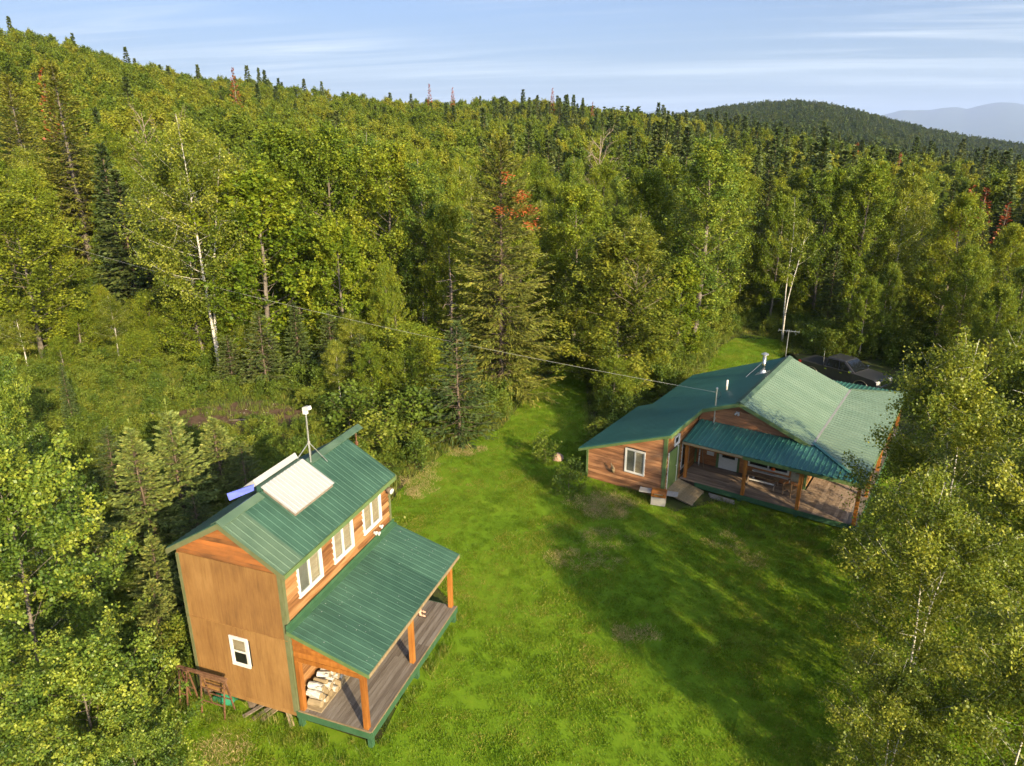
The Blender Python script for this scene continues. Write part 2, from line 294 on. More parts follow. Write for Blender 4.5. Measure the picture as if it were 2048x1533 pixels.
# ------------------------------------------------------------------ terrain
AZT = np.array([-180, -120, -75, -60, -45, -33.4, -30.8, -28.1, -25.3, -22.3, -18.3, -13.9, -8.4, -4.7, -.9, 2.9, 8.6, 13.7, 17.7, 24, 30, 38, 50, 75, 120, 180])
G3T = np.array([5, 8, 20, 36, 38, 36.2, 34.1, 31.8, 28.5, 25, 22.9, 19.8, 18.3, 17.5, 16.7, 15.7, 12.8, 10.8, 8, 2, -4, -9, -13, -14, -5, 5])
HAZ = np.array([-180, 4, 8, 10.5, 13.7, 15.8, 18.6, 20.6, 22.6, 24.9, 27.1, 29.6, 32, 34.7, 38, 45, 60, 180])
HZ = np.array([-20, -10, 15, 33, 40, 47, 54, 56, 52.5, 41, 27, 13, 4, -4, -12, -25, -40, -40])
def ground_z(x, y):
    x = np.asarray(x, float); y = np.asarray(y, float); r = np.hypot(x, y); az = np.degrees(np.arctan2(x, y))
    g3 = np.interp(az, AZT, G3T); t = np.clip((r - 62) / 238, 0, 1); z = g3 * t ** 1.15
    hz = np.interp(az, HAZ, HZ); s = np.clip((r - 300) / 900, 0, 1); s = s * s * (3 - 2 * s)
    dip = -10 * np.sin(np.clip((r - 300) / 900, 0, 1) * math.pi) * np.clip((az - 8) / 10, 0, 1)
    z = z + (hz - z) * s + dip * (az > 0)
    q = np.clip((r - 1200) / 2200, 0, 1); q = q * q * (3 - 2 * q)
    z = z + (-170 - z) * q
    und = (np.sin(x * 0.021 + 1) * np.cos(y * 0.017) * 2.2 + np.sin(x * 0.06 + y * 0.045) * 0.8) * np.clip((r - 70) / 120, 0, 1) * np.clip((2500 - r) / 1500, 0, 1)
    return z + und
def gz(x, y): return float(ground_z(x, y))
def groundmat():
    m, nt, out = newmat('forest_floor'); p = nt.nodes.new("ShaderNodeBsdfPrincipled"); nt.links.new(p.outputs[0], out.inputs[0])
    a = noise(nt, 0.35, 6, 0.65); b = noise(nt, 3.0, 5, 0.7)
    f = mth(nt, 'ADD', mth(nt, 'MULTIPLY', a, 0.6), mth(nt, 'MULTIPLY', b, 0.4))
    nt.links.new(ramp(nt, f, [(0.36, (0.060, 0.042, 0.026)), (0.5, (0.052, 0.062, 0.018)), (0.62, (0.055, 0.085, 0.016))]), p.inputs['Base Color'])
    p.inputs['Roughness'].default_value = 0.95; p.inputs['Specular IOR Level'].default_value = 0.1
    return m
def make_ground():
    rs = np.concatenate([[0.0], np.linspace(4, 60, 15), np.geomspace(66, 1300, 60), np.geomspace(1400, 30000, 26)])
    na = 300; th = np.linspace(-math.pi, math.pi, na, endpoint=False)
    X = rs[:, None] * np.sin(th)[None]; Y = rs[:, None] * np.cos(th)[None]; Z = ground_z(X, Y)
    V = np.stack([X, Y, Z], -1).reshape(-1, 3); i = np.arange(len(rs) - 1)[:, None]; j = np.arange(na)[None]; j2 = (j + 1) % na
    F = np.stack([i * na + j + 0 * i, (i + 1) * na + j, (i + 1) * na + j2, i * na + j2 + 0 * i], -1).reshape(-1, 4)
    me = np_mesh('ground', V, F[:, ::-1], groundmat(), smooth=True); o = mobj('ground', me); tag(o, kind='structure')
make_ground()
LAWN = [(-12.5, 1.0), (-11.2, 14.7), (-10.4, 17.4), (-9.4, 17.4), (-6.2, 16.3), (-3.8, 15.4), (-2.3, 22), (-4.9, 25.5), (-5.9, 28.7), (-5.2, 31.7), (-3.3, 35.6), (-0.6, 38.4), (0.6, 42.5), (2.1, 47.0), (4.2, 50.5), (5.3, 50.3), (5.2, 46.5), (4.7, 40.5), (4.4, 35.0), (6.5, 30.0),
        (7.5, 28.5), (11.0, 30.0), (14.0, 30.0), (17.0, 31.5), (20.0, 36.0), (20.4, 44.0), (19.6, 50.0), (22.0, 54.0), (23.0, 57.5), (20.5, 59.8), (17.5, 56.0), (14.3, 49.6), (12.6, 46.5), (17, 41), (19, 35), (23, 31), (27, 22), (26, 1.0)]
def inpoly(x, y, poly):
    x = np.asarray(x, float); y = np.asarray(y, float); c = np.zeros(x.shape, bool); n = len(poly)
    for i in range(n):
        (x0, y0), (x1, y1) = poly[i], poly[(i + 1) % n]
        k = ((y0 > y) != (y1 > y)) & (x < (x1 - x0) * (y - y0) / ((y1 - y0) if y1 != y0 else 1e-9) + x0); c ^= k
    return c
def lawnmat():
    m, nt, out = newmat('lawn_turf'); p = nt.nodes.new("ShaderNodeBsdfPrincipled"); nt.links.new(p.outputs[0], out.inputs[0])
    a = noise(nt, 0.16, 5, 0.6); b = noise(nt, 1.1, 5, 0.7); c = noise(nt, 9.0, 3, 0.7)
    f = mth(nt, 'ADD', mth(nt, 'MULTIPLY', a, 0.5), mth(nt, 'ADD', mth(nt, 'MULTIPLY', b, 0.3), mth(nt, 'MULTIPLY', c, 0.2)))
    nt.links.new(ramp(nt, f, [(0.34, (0.090, 0.175, 0.006)), (0.52, (0.120, 0.205, 0.008)), (0.64, (0.165, 0.215, 0.014)), (0.74, (0.26, 0.23, 0.06))]), p.inputs['Base Color'])
    p.inputs['Roughness'].default_value = 0.9; p.inputs['Specular IOR Level'].default_value = 0.15; return m
MB().prism([(x, y, 0.006) for x, y in LAWN], (0, 0, 0.010)).build('lawn', lawnmat())['kind'] = 'structure'

# far mountains beyond the valley
def mountains():
    AZ = np.array([-8, 4, 8.6, 11.1, 13.7, 16, 19, 22, 24.3, 26.2, 27.3, 28.8, 30.4, 31.2, 32.3, 33.5, 34.2, 38.1, 44, 52])
    Z = np.array([120, 160, 296, 332, 275, 230, 180, 170, 203, 250, 298, 309, 323, 306, 345, 359, 343, 250, 230, 120])
    az = np.radians(np.linspace(-8, 52, 200)); rows = [(-1900, 0.0), (-1300, 0.25), (-700, 0.62), (-250, 0.9), (0, 1.0), (500, 0.82), (1500, 0.3), (2200, 0.0)]
    rng = np.random.default_rng(5); crest = np.interp(np.degrees(az), AZ, Z)
    for k, a in ((9, 6), (23, 4), (57, 2)): crest = crest + a * np.sin(az * k * 6 + k)
    V = []
    for dr, h in rows:
        r = 20000 + dr * 2.2; z = -175 + (crest * 2.2 + 140) * h + (0 if h in (0, 1) else 1) * 25 * np.sin(az * 170 + dr)
        V.append(np.stack([r * np.sin(az), r * np.cos(az), z], -1))
    V = np.array(V).reshape(-1, 3); n = len(az); i = np.arange(len(rows) - 1)[:, None]; j = np.arange(n - 1)[None]
    F = np.stack([i * n + j, i * n + j + 1, (i + 1) * n + j + 1, (i + 1) * n + j], -1).reshape(-1, 4)
    mt = surf('mountain_forest', [(0.3, (0.035, 0.055, 0.03)), (0.7, (0.06, 0.08, 0.04))], 0.004, rough=0.95, spec=0.05)
    o = mobj('mountains', np_mesh('mountains', V, F, mt, smooth=True)); tag(o, kind='structure')
mountains()
def haze():
    m, nt, out = newmat('valley_haze'); v = nt.nodes.new("ShaderNodeVolumePrincipled"); v.inputs['Density'].default_value = HAZE; v.inputs['Color'].default_value = (0.48, 0.63, 1.0, 1); v.inputs['Anisotropy'].default_value = 0.0
    nt.links.new(v.outputs[0], out.inputs['Volume'])
    MB().box(-26000, 26000, -26000, 26000, -172, 900).build('haze', m)['kind'] = 'stuff'
HAZE = 0.00006

# ------------------------------------------------------------------ foliage
def rot_quads(C, U, W, L, Wd):
    """diamond leaves: centre C, long axis U, width axis W"""
    n = len(C); V = np.empty((n, 4, 3), np.float32)
    V[:, 0] = C - U * (L * 0.5)[:, None]; V[:, 1] = C + W * (Wd * 0.5)[:, None]; V[:, 2] = C + U * (L * 0.5)[:, None]; V[:, 3] = C - W * (Wd * 0.5)[:, None]
    return V.reshape(-1, 3), np.arange(n * 4).reshape(n, 4)
def unit(a): return a / np.maximum(np.linalg.norm(a, axis=-1, keepdims=True), 1e-9)
def leaf_quads(rng, C, size, upb=0.5, hang=0.0, wid=0.75):
    n = len(C); nrm = rng.normal(size=(n, 3)); nrm[:, 2] = np.abs(nrm[:, 2]) + upb; nrm = unit(nrm)
    U = rng.normal(size=(n, 3)); U[:, 2] -= hang; U = unit(U - nrm * (U * nrm).sum(1, keepdims=True)); W = np.cross(nrm, U)
    L = size * rng.uniform(0.55, 1.4, n); return rot_quads(C, U, W, L, L * wid)
def broadleaf(name, seed, H, R, cb, nprim, nsec, nleaf, leaf, mleaf, mbark, rise=0.9, droop=0.0, sig=0.10, shape=0.75, fork=0, lean=0.0, r0=None, limbs=True, outer=0.15, trunk_sides=8, one=False, upb=0.5, pw=0.7):
    rng = np.random.default_rng(seed); tr = MB(); r0 = r0 or 0.011 * H + 0.02
    def axis(la, ld, top):
        k = np.linspace(0, 1, 9); p = np.stack([np.cos(ld) * la * k ** 1.6 * H + 0.10 * np.sin(k * 7 + seed), np.sin(ld) * la * k ** 1.6 * H + 0.10 * np.cos(k * 5 + seed), k * H * top - 0.25], -1); return k, p
    stems = [(lean * rng.uniform(.5, 1) + 0.01, rng.uniform(0, 6.28), 0.97)]
    if fork: stems = [(lean + 0.05, rng.uniform(0, 6.28), 0.97)]; stems += [(lean + 0.10, stems[0][1] + 2.4 + rng.uniform(-.5, .5), 0.85) for _ in range(fork)]
    prims = []; ax = []
    for la, ld, top in stems:
        k, p = axis(la, ld, top); tr.tube([tuple(q) for q in p], [r0 * (1 - 0.93 * t) * (1.35 if i == 0 else 1) for i, t in enumerate(k)], trunk_sides); ax.append((k, p, top))
    secS, secD, secL, secT = [], [], [], []
    for i in range(nprim):
        k, p, top = ax[i % len(ax)]
        f = (i + rng.uniform(0, 1)) / nprim; f = f ** 0.9; hh = cb + (1 - cb) * f
        z0f = max(0.06, hh * (0.93 - 0.22 * rise * (1 - f) * 0.6)) if True else hh
        s = np.array([np.interp(z0f, k, p[:, c]) for c in range(3)])
        rad = R * (np.sin(math.pi * min(1, max(0, f * 0.80 + 0.20))) ** pw * shape + (1 - shape) * (1 - f)) * rng.uniform(0.62, 1.08)
        rad = max(rad, 0.12 * R); a = i * 2.39996 + rng.uniform(-.5, .5)
        up = rise * rad * (0.45 + 0.8 * f) * rng.uniform(.7, 1.25) + 0.1
        ez = min(s[2] + up, H * rng.uniform(0.95, 1.03)); e = s + np.array([math.cos(a) * rad, math.sin(a) * rad, 0]); e[2] = ez
        mid = s + (e - s) * np.array([0.55, 0.55, 0.35]) + rng.normal(size=3) * 0.06 * rad
        tt = np.linspace(0, 1, 6)[:, None]; path = (1 - tt) ** 2 * s + 2 * tt * (1 - tt) * mid + tt ** 2 * e
        if limbs: tr.tube([tuple(q) for q in path], [max(0.004, r0 * 0.19 * (1 - 0.85 * q) * (1 - 0.6 * f)) for q in np.linspace(0, 1, 6)], 4, False)
        bt = rng.uniform(-0.22, 0.22)
        for j in range(nsec):
            t = rng.uniform(outer, 1.0) ** 0.75; P = (1 - t) ** 2 * s + 2 * t * (1 - t) * mid + t ** 2 * e; tan = unit((2 * (1 - t) * (mid - s) + 2 * t * (e - mid))[None])[0]
            d = tan * 0.8 + rng.normal(size=3) * 0.62 + np.array([0, 0, 0.28 - droop]); d /= np.linalg.norm(d)
            ln = R * rng.uniform(0.22, 0.46) * (1.15 - 0.5 * t)
            secS.append(P); secD.append(d); secL.append(ln); secT.append(bt + rng.uniform(-0.22, 0.22))
            if limbs and j % 3 == 0: tr.tube([tuple(P), tuple(P + d * ln * 0.85)], [0.006 * H / 12, 0.003], 3, False)
    secS, secD, secL, secT = map(np.array, (secS, secD, secL, secT)); pr = secL / secL.sum()
    idx = rng.choice(len(secS), nleaf, p=pr); s = rng.uniform(0.05, 1.05, nleaf)
    C = secS[idx] + secD[idx] * (secL[idx] * s)[:, None] + rng.normal(size=(nleaf, 3)) * (sig * R * (1.1 - 0.5 * s))[:, None] * 0.8
    C[:, 2] -= droop * s ** 2 * secL[idx] * rng.uniform(0.3, 1.6, nleaf)
    V, F = leaf_quads(rng, C, leaf, upb=upb, hang=droop * 1.5)
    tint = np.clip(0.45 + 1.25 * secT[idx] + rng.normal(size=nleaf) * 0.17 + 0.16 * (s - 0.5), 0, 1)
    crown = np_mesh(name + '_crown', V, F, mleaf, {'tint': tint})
    trunk = tr.mesh(name + '_trunk', mbark, True)
    return trunk, crown
def conifer(name, seed, H, R, cb, nwh, nbr, ntw, mneedle, mbark, tw=(0.34, 0.07), power=0.85, droop=0.25, sub=2, topup=0.7, irregular=0.2, limbs=True, sparse=0.0, leader=0.0, jit=0.12):
    rng = np.random.default_rng(seed); tr = MB(); r0 = 0.012 * H + 0.02
    tr.tube([(0.03 * math.sin(i + seed), 0.03 * math.cos(i * 1.3), H * i / 6 - (0.2 if i == 0 else 0)) for i in range(7)], [r0 * (1 - 0.95 * i / 6) for i in range(7)], 7)
    Cs, Us, Ns, Ls, Ts = [], [], [], [], []
    for w in range(nwh):
        f = (w + 0.3) / nwh; z = H * (cb + (1 - cb) * f ** 0.92)
        for b in range(nbr):
            if rng.uniform() < sparse: continue
            a = b * 6.283 / nbr + w * 1.1 + rng.uniform(-.35, .35); ln = R * ((1 - f) ** power * 0.95 + 0.035) * rng.uniform(1 - irregular, 1 + irregular * 0.7)
            el = topup * f ** 2 - droop * (1 - f) + rng.uniform(-jit, jit); hd = np.array([math.cos(a), math.sin(a), 0])
            st = np.array([0, 0, z + rng.uniform(-jit, jit)]); tips = 0.10 * ln
            if limbs and ln > 0.25: tr.tube([tuple(st), tuple(st + hd * ln * 0.5 + np.array([0, 0, math.tan(el) * ln * 0.5])), tuple(st + hd * ln * 0.93 + np.array([0, 0, math.tan(el) * ln * 0.93 + tips]))], [0.010 + 0.006 * ln, 0.008, 0.003], 3, False)
            n = max(3, int(ntw * (0.25 + 0.75 * ln / R))); t = rng.uniform(0.12, 1.0, n) ** 0.8; side = np.where(np.arange(n) % 2 == 0, 1, -1)
            base = st + hd * (ln * t)[:, None]; base[:, 2] += math.tan(el) * ln * t + tips * t ** 3
            sd = np.array([-math.sin(a), math.cos(a), 0]); ang = rng.uniform(0.35, 0.95, n) * (1 - 0.55 * t)
            d = hd * np.cos(ang)[:, None] + sd * (np.sin(ang) * side)[:, None]; d[:, 2] += el * 0.8 + rng.uniform(-.30, .12, n)
            d = unit(d); tl = (0.16 + 0.55 * (1 - t)) * ln * 0.55 * rng.uniform(.6, 1.2, n) + tw[0] * 0.4
            bt = rng.uniform(-.18, .18)
            for k in range(sub):
                o = (k + 0.5) / sub; c = base + d * (tl * o)[:, None] + rng.normal(size=(n, 3)) * 0.02
                dd = unit(d + rng.normal(size=(n, 3)) * 0.22); nn = rng.normal(size=(n, 3)) * 0.5; nn[:, 2] += 1.0
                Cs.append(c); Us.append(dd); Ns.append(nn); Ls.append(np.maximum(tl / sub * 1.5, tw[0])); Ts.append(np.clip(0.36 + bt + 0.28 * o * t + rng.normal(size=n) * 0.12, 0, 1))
    if leader:      # bright upright leader shoots at the tip
        for q in range(9):
            c = np.array([[0, 0, H + leader * (q / 8) - 0.05]]); Cs.append(c); Us.append(np.array([[rng.normal() * .1, rng.normal() * .1, 1.0]])); Ns.append(rng.normal(size=(1, 3))); Ls.append(np.array([leader * 0.3])); Ts.append(np.array([0.62]))
    C = np.concatenate(Cs); U = unit(np.concatenate(Us)); Nn = np.concatenate(Ns); L = np.concatenate(Ls); T = np.concatenate(Ts)
    W = unit(np.cross(Nn, U)); V, F = rot_quads(C, U, W, L * 1.05, np.full(len(C), tw[1]) * rng.uniform(.75, 1.3, len(C)))
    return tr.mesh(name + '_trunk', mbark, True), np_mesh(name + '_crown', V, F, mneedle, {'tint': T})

# library of tree meshes: (trunk, crown, H)
LIB = {}
for i in range(4): LIB['maple%d' % i] = (*broadleaf('maple', 11 + i, 14, 3.3, 0.18, 54, 10, 33000, 0.138, MT['maple'], MT['grey_bark'], rise=1.05, sig=0.062, shape=0.85), 14)
LIB['gold0'] = (*broadleaf('golden_maple', 17, 13, 3.6, 0.1, 52, 10, 24000, 0.16, MT['gold'], MT['grey_bark'], rise=0.7, sig=0.06, shape=0.9), 13)
LIB['lmaple0'] = (*broadleaf('large_leaf_maple', 19, 14, 3.4, 0.06, 52, 9, 22000, 0.205, MT['brightmaple'], MT['grey_bark'], rise=1.0, sig=0.06, shape=0.9), 14)
for i in range(2): LIB['birch%d' % i] = (*broadleaf('birch', 31 + i, 15, 3.0, 0.36, 50, 9, 27000, 0.128, MT['birch'], MT['birch_bark'], rise=0.9, droop=0.35, sig=0.10, fork=1 - i, shape=0.9, r0=0.12), 15)
LIB['wbirch0'] = (*broadleaf('wide_birch', 33, 18.5, 4.6, 0.34, 60, 10, 44000, 0.135, MT['birch'], MT['birch_bark'], rise=0.9, droop=0.3, sig=0.065, fork=1, shape=0.9, r0=0.13), 18.5)
LIB['aspen0'] = (*broadleaf('aspen', 41, 16, 2.6, 0.22, 50, 9, 28000, 0.122, MT['aspen'], MT['grey_bark'], rise=1.05, sig=0.085, shape=0.7), 16)
LIB['slim0'] = (*broadleaf('slim_aspen', 43, 13, 1.5, 0.60, 20, 8, 4200, 0.15, MT['birch'], MT['birch_bark'], rise=1.1, sig=0.14, fork=1, shape=0.9, r0=0.075), 13)
LIB['beech0'] = (*broadleaf('beech', 47, 9, 3.6, 0.08, 56, 10, 20000, 0.15, MT['maple'], MT['grey_bark'], rise=0.8, sig=0.075, shape=0.9, r0=0.16), 9)
for i in range(2): LIB['shrub%d' % i] = (*broadleaf('shrub', 51 + i, 2.2, 1.2, 0.02, 16, 6, 1500, 0.12, MT['shrub'], MT['bark'], rise=0.9, sig=0.13, shape=0.9, r0=0.02), 2.2)
for i in range(6): LIB['far%d' % i] = (*broadleaf('far_broadleaf', 61 + i, 13, 3.4, 0.2, 30, 7, 6200, 0.30, MT['broad_far'], MT['grey_bark'], rise=0.95, sig=0.09, shape=0.85, limbs=False, trunk_sides=5), 13)
for i in range(3): LIB['nbirch%d' % i] = (*broadleaf('near_birch', 71 + i, 9.5, 3.4, 0.12, 54, 10, 50000, 0.094, MT['birch'], MT['birch_bark'], rise=0.75, droop=0.4, sig=0.058, fork=1, shape=0.9, r0=0.06), 9.5)
for i in range(2): LIB['naspen%d' % i] = (*broadleaf('near_aspen', 81 + i, 9.3, 3.1, 0.05, 54, 9, 62000, 0.094, MT['aspen'], MT['grey_bark'], rise=0.85, droop=0.1, sig=0.052, shape=0.9, r0=0.10), 9.3)
for i in range(4): LIB['spruce%d' % i] = (*conifer('spruce', 91 + i, 12, 2.3, 0.06, 44, 7, 15, MT['needle'], MT['bark'], tw=(0.30, 0.17)), 12)
LIB['hemlock0'] = (*conifer('hemlock', 97, 16, 3.7, 0.02, 60, 9, 30, MT['hemlock'], MT['bark'], tw=(0.17, 0.085), power=0.62, droop=0.12, irregular=0.5, sub=3, jit=0.32), 16)
LIB['broadfir0'] = (*broadleaf('broad_layered', 96, 10.5, 3.9, 0.03, 64, 11, 44000, 0.145, MT['layered'], MT['grey_bark'], rise=0.42, sig=0.05, shape=0.92, r0=0.12, upb=1.3), 10.5)
LIB['larch0'] = (*conifer('tamarack', 98, 19, 3.4, 0.10, 64, 8, 22, MT['larch'], MT['grey_bark'], tw=(0.20, 0.10), power=0.7, droop=0.12, irregular=0.55, sub=3, jit=0.35), 19)
for i in range(2): LIB['nspruce%d' % i] = (*conifer('young_spruce', 101 + i, 5.2, 1.7, 0.03, 26, 7, 26, MT['bright_needle'], MT['bark'], tw=(0.16, 0.075), power=0.9, droop=0.02, topup=0.75, sub=3, leader=0.55), 5.2)
for i in range(2): LIB['fir%d' % i] = (*conifer('fir', 105 + i, 5.5, 1.9, 0.06, 26, 6, 15, MT['needle'], MT['bark'], tw=(0.2, 0.085), power=0.8, droop=0.05, topup=0.5, sub=2), 5.5)
for i in range(4): LIB['fspruce%d' % i] = (*conifer('far_spruce', 111 + i, 14, 2.1, 0.04, 34, 7, 8, MT['needle'], MT['bark'], tw=(0.6, 0.42), limbs=False, sub=1, power=0.8 + 0.1 * (i % 2)), 14)
for i in range(2): LIB['redspruce%d' % i] = (*conifer('dead_spruce', 121 + i, 12, 2.0, 0.06, 30, 6, 9, MT['red'], MT['dead_wood'], tw=(0.4, 0.22), sub=1, sparse=0.2), 12)
for i in range(3): LIB['hill%d' % i] = (*broadleaf('hill_broadleaf', 131 + i, 12, 3.6, 0.2, 16, 5, 600, 0.95, MT['hill'], MT['grey_bark'], limbs=False, trunk_sides=3, sig=0.09, shape=0.9), 12)
LIB['hillspruce0'] = (*conifer('hill_spruce', 141, 13, 2.0, 0.08, 14, 5, 5, MT['needle'], MT['bark'], tw=(0.9, 0.75), limbs=False, sub=1), 13)
def bare_tree(name, seed, H, R, mat, nb=16, r0=0.12, horiz=False):
    rng = np.random.default_rng(seed); t = MB(); t.tube([(0.05 * math.sin(i), 0.05 * math.cos(i * 2), H * i / 6 - (0.2 if i == 0 else 0)) for i in range(7)], [r0 * (1 - 0.8 * i / 6) for i in range(7)], 7); l = MB()
    for i in range(nb):
        z = H * (0.25 + 0.7 * (i + rng.uniform()) / nb); a = i * 2.4 + rng.uniform(-.5, .5); ln = R * rng.uniform(.35, 1.0) * (1 if horiz else (1.2 - 0.6 * z / H)); e = np.array([0, 0, z]); d = np.array([math.cos(a), math.sin(a), rng.uniform(-.15, .25) if horiz else rng.uniform(.5, 1.3)]); d /= np.linalg.norm(d)
        pts = [e, e + d * ln * 0.5 + rng.normal(size=3) * 0.06, e + d * ln + rng.normal(size=3) * 0.12]; l.tube([tuple(p) for p in pts], [r0 * 0.35, r0 * 0.22, 0.008], 5)
        for k in range(0 if horiz else 3):
            q = pts[1] + (pts[2] - pts[1]) * rng.uniform(0, .8); dd = d + rng.normal(size=3) * 0.5; l.tube([tuple(q), tuple(q + dd / np.linalg.norm(dd) * ln * 0.4)], [r0 * 0.14, 0.006], 4)
    return t.mesh(name + '_trunk', mat, True), l.mesh(name + '_branches', mat, True)
LIB['snag'] = (*bare_tree('snag', 3, 8.0, 1.1, MT['dead_wood'], 26, 0.13, True), 8.0)
LIB['bare'] = (*bare_tree('bare', 4, 12.0, 4.0, MT['dead_wood'], 22, 0.16), 12.0)
PLACED = []
def tree(kind, name, x, y, H, label, group=None, rz=None, wid=1.0, cat='tree', crown='crown', parts=True, z=None):
    tm, cm, h0 = LIB[kind]; s = H / h0; rz = random.uniform(0, 6.28) if rz is None else rz
    z = gz(x, y) - 0.03 if z is None else z
    e = empty(name, (x, y, z), rz); e.scale = (s * wid, s * wid, s)
    a = mobj('trunk', tm, e); b = mobj(crown, cm, e)
    tag(e, label, cat, group); PLACED.append((x, y, 1.1 * wid)); return e

# ------------------------------------------------------------------ building helpers
rngB = np.random.default_rng(77)
def course(parent, name, mat, axis, plane, out, a0, a1, z0, z1, h, openings=(), top=None, depth=0.04, wavy=0.0, gap=0.004, seg=0.5, maxlen=4.2):
    """horizontal boards on a vertical wall; every piece its own object. axis 'x'|'y' = running direction, plane = wall coordinate, out = +1/-1"""
    def P(a, o, z): return (a, plane + out * o, z) if axis == 'x' else (plane + out * o, a, z)
    n = max(1, round((z1 - z0) / h)); hh = (z1 - z0) / n
    if wavy > .015: gap = .016
    for i in range(n):
        zb, zt = z0 + i * hh, z0 + (i + 1) * hh - gap
        lo, hi = a0, a1
        if top:
            aa = np.linspace(a0, a1, 200); ok = np.array([top(a) > zb + 0.35 * hh for a in aa])
            if not ok.any(): continue
            lo, hi = aa[ok].min(), aa[ok].max()
        segs = [(lo, hi)]
        for (b0, b1, c0, c1) in openings:
            if zb < c1 - 0.02 and zt > c0 + 0.02:
                ns = []
                for s0, s1 in segs:
                    if b1 <= s0 or b0 >= s1: ns.append((s0, s1)); continue
                    if b0 - s0 > 0.03: ns.append((s0, b0))
                    if s1 - b1 > 0.03: ns.append((b1, s1))
                segs = ns
        fin = []
        for s0, s1 in segs:
            while s1 - s0 > maxlen * 1.25:
                c = s0 + maxlen * rngB.uniform(.6, 1.0); fin.append((s0, c - 0.003)); s0 = c
            fin.append((s0, s1))
        for s0, s1 in fin:
            k = max(2, int((s1 - s0) / seg) + 1); st = np.linspace(s0, s1, k); ph = rngB.uniform(0, 6.28, 3); m = MB(); V = []
            for a in st:
                w = wavy * (math.sin(a * 3.1 + ph[0]) * .6 + math.sin(a * 7.3 + ph[1]) * .4); b_ = zb + w if i > 0 else zb; t_ = zt + 0.012
                if top: t_ = min(t_, top(a)); b_ = min(b_, t_ - 0.008)
                q = t_ - b_; V += [P(a, 0.001, b_), P(a, depth, b_ + 0.10 * q), P(a, depth * 0.86, b_ + 0.5 * q), P(a, depth * 0.30, t_), P(a, 0.0005, t_)]
            F = []
            for s in range(k - 1):
                for c in range(5): F.append((s * 5 + c, s * 5 + (c + 1) % 5, (s + 1) * 5 + (c + 1) % 5, (s + 1) * 5 + c))
            F += [tuple(range(5)), tuple((k - 1) * 5 + c for c in range(5))[::-1]]
            m.add(V, F); m.build(name, mat, parent)
def window(parent, axis, plane, out, a0, a1, z0, z1, panes=2, fw=0.07, proud=0.075, behind='blind', inside='blind', horizontal=False, depthback=0.0):
    """frame part with mullion, glass panes and blinds as sub-parts"""
    def bx(m, b0, b1, o0, o1, c0, c1):
        lo, hi = sorted((plane + out * o0, plane + out * o1))
        (m.box(b0, b1, lo, hi, c0, c1) if axis == 'x' else m.box(lo, hi, b0, b1, c0, c1))
    m = MB()
    bx(m, a0, a1, 0, proud, z0, z0 + fw); bx(m, a0, a1, 0, proud, z1 - fw, z1); bx(m, a0, a0 + fw, 0, proud, z0 + fw, z1 - fw); bx(m, a1 - fw, a1, 0, proud, z0 + fw, z1 - fw)
    w = m.build('window', MT['white'], parent)
    ia0, ia1, iz0, iz1 = a0 + fw, a1 - fw, z0 + fw, z1 - fw; n = panes
    for k in range(n):
        if horizontal: p0, p1, q0, q1 = ia0, ia1, iz0 + (iz1 - iz0) * k / n, iz0 + (iz1 - iz0) * (k + 1) / n
        else: p0, p1, q0, q1 = ia0 + (ia1 - ia0) * k / n, ia0 + (ia1 - ia0) * (k + 1) / n, iz0, iz1
        s = MB(); t = 0.035
        pr = proud * (0.72 if k % 2 else 0.6)
        bx(s, p0 + .002, p1 - .002, 0.02, pr, q0 + .002, q0 + t); bx(s, p0 + .002, p1 - .002, 0.02, pr, q1 - t, q1 - .002); bx(s, p0 + .002, p0 + t, 0.02, pr, q0 + t, q1 - t); bx(s, p1 - t, p1 - .002, 0.02, pr, q0 + t, q1 - t)
        s.build('sash', MT['white'], w)
        g = MB(); bx(g, p0 + t, p1 - t, pr * 0.78, pr * 0.88, q0 + t, q1 - t); g.build('pane', MT['glass'], w)
        b = MB(); mat = behind[k] if isinstance(behind, (list, tuple)) else behind
        bx(b, p0 + t, p1 - t, 0.004, 0.012, q0 + t, q1 - t); b.build('blind' if mat != 'dark' else 'dark_room', MT[mat], w)
        if mat == 'slats':
            pass
    return w
def roof_panels(parent, top, bot, width, mats, rib=0.23, pw=0.92, h=0.014, th=0.03, name='roof_panel'):
    """ribbed metal panels; top(w), bot(w) give points of the upper and lower edges for w in 0..width"""
    n = max(1, round(width / pw)); pw = width / n
    for i in range(n):
        w0, w1 = i * pw, (i + 1) * pw; k = max(1, round(pw / rib)); ws = [(w0, 0)]
        for j in range(k):
            c = w0 + (j + 0.5) * pw / k; ws += [(c - .032, 0), (c - .014, h), (c + .014, h), (c + .032, 0)]
        ws.append((w1 - 0.002, 0))
        m = MB(); V = []
        for w, hh in ws:
            T, B = Vector(top(w)), Vector(bot(w)); e = 0.01
            d = (Vector(bot(min(width, w + e))) - Vector(bot(max(0, w - e)))); s = (B - T) if (B - T).length > 1e-4 else Vector((0, 0, -1))
            nr = s.cross(d); nr = nr.normalized() if nr.length > 1e-9 else Vector((0, 0, 1))
            if nr.z < 0: nr = -nr
            V += [T + nr * hh, B + nr * hh, T - nr * th, B - nr * th]
        F = []
        for s in range(len(ws) - 1):
            a = 4 * s; b = a + 4; F += [(a, a + 1, b + 1, b), (a + 2, b + 2, b + 3, a + 3), (a, b, b + 2, a + 2), (a + 1, a + 3, b + 3, b + 1)]
        a = 4 * (len(ws) - 1); F += [(0, 2, 3, 1), (a, a + 1, a + 3, a + 2)]
        m.add(V, F); m.build(name, mats[i % len(mats)] if isinstance(mats, list) else mats, parent)
def lerp3(a, b): return lambda t, L=1.0: tuple(a[i] + (b[i] - a[i]) * t / L for i in range(3))
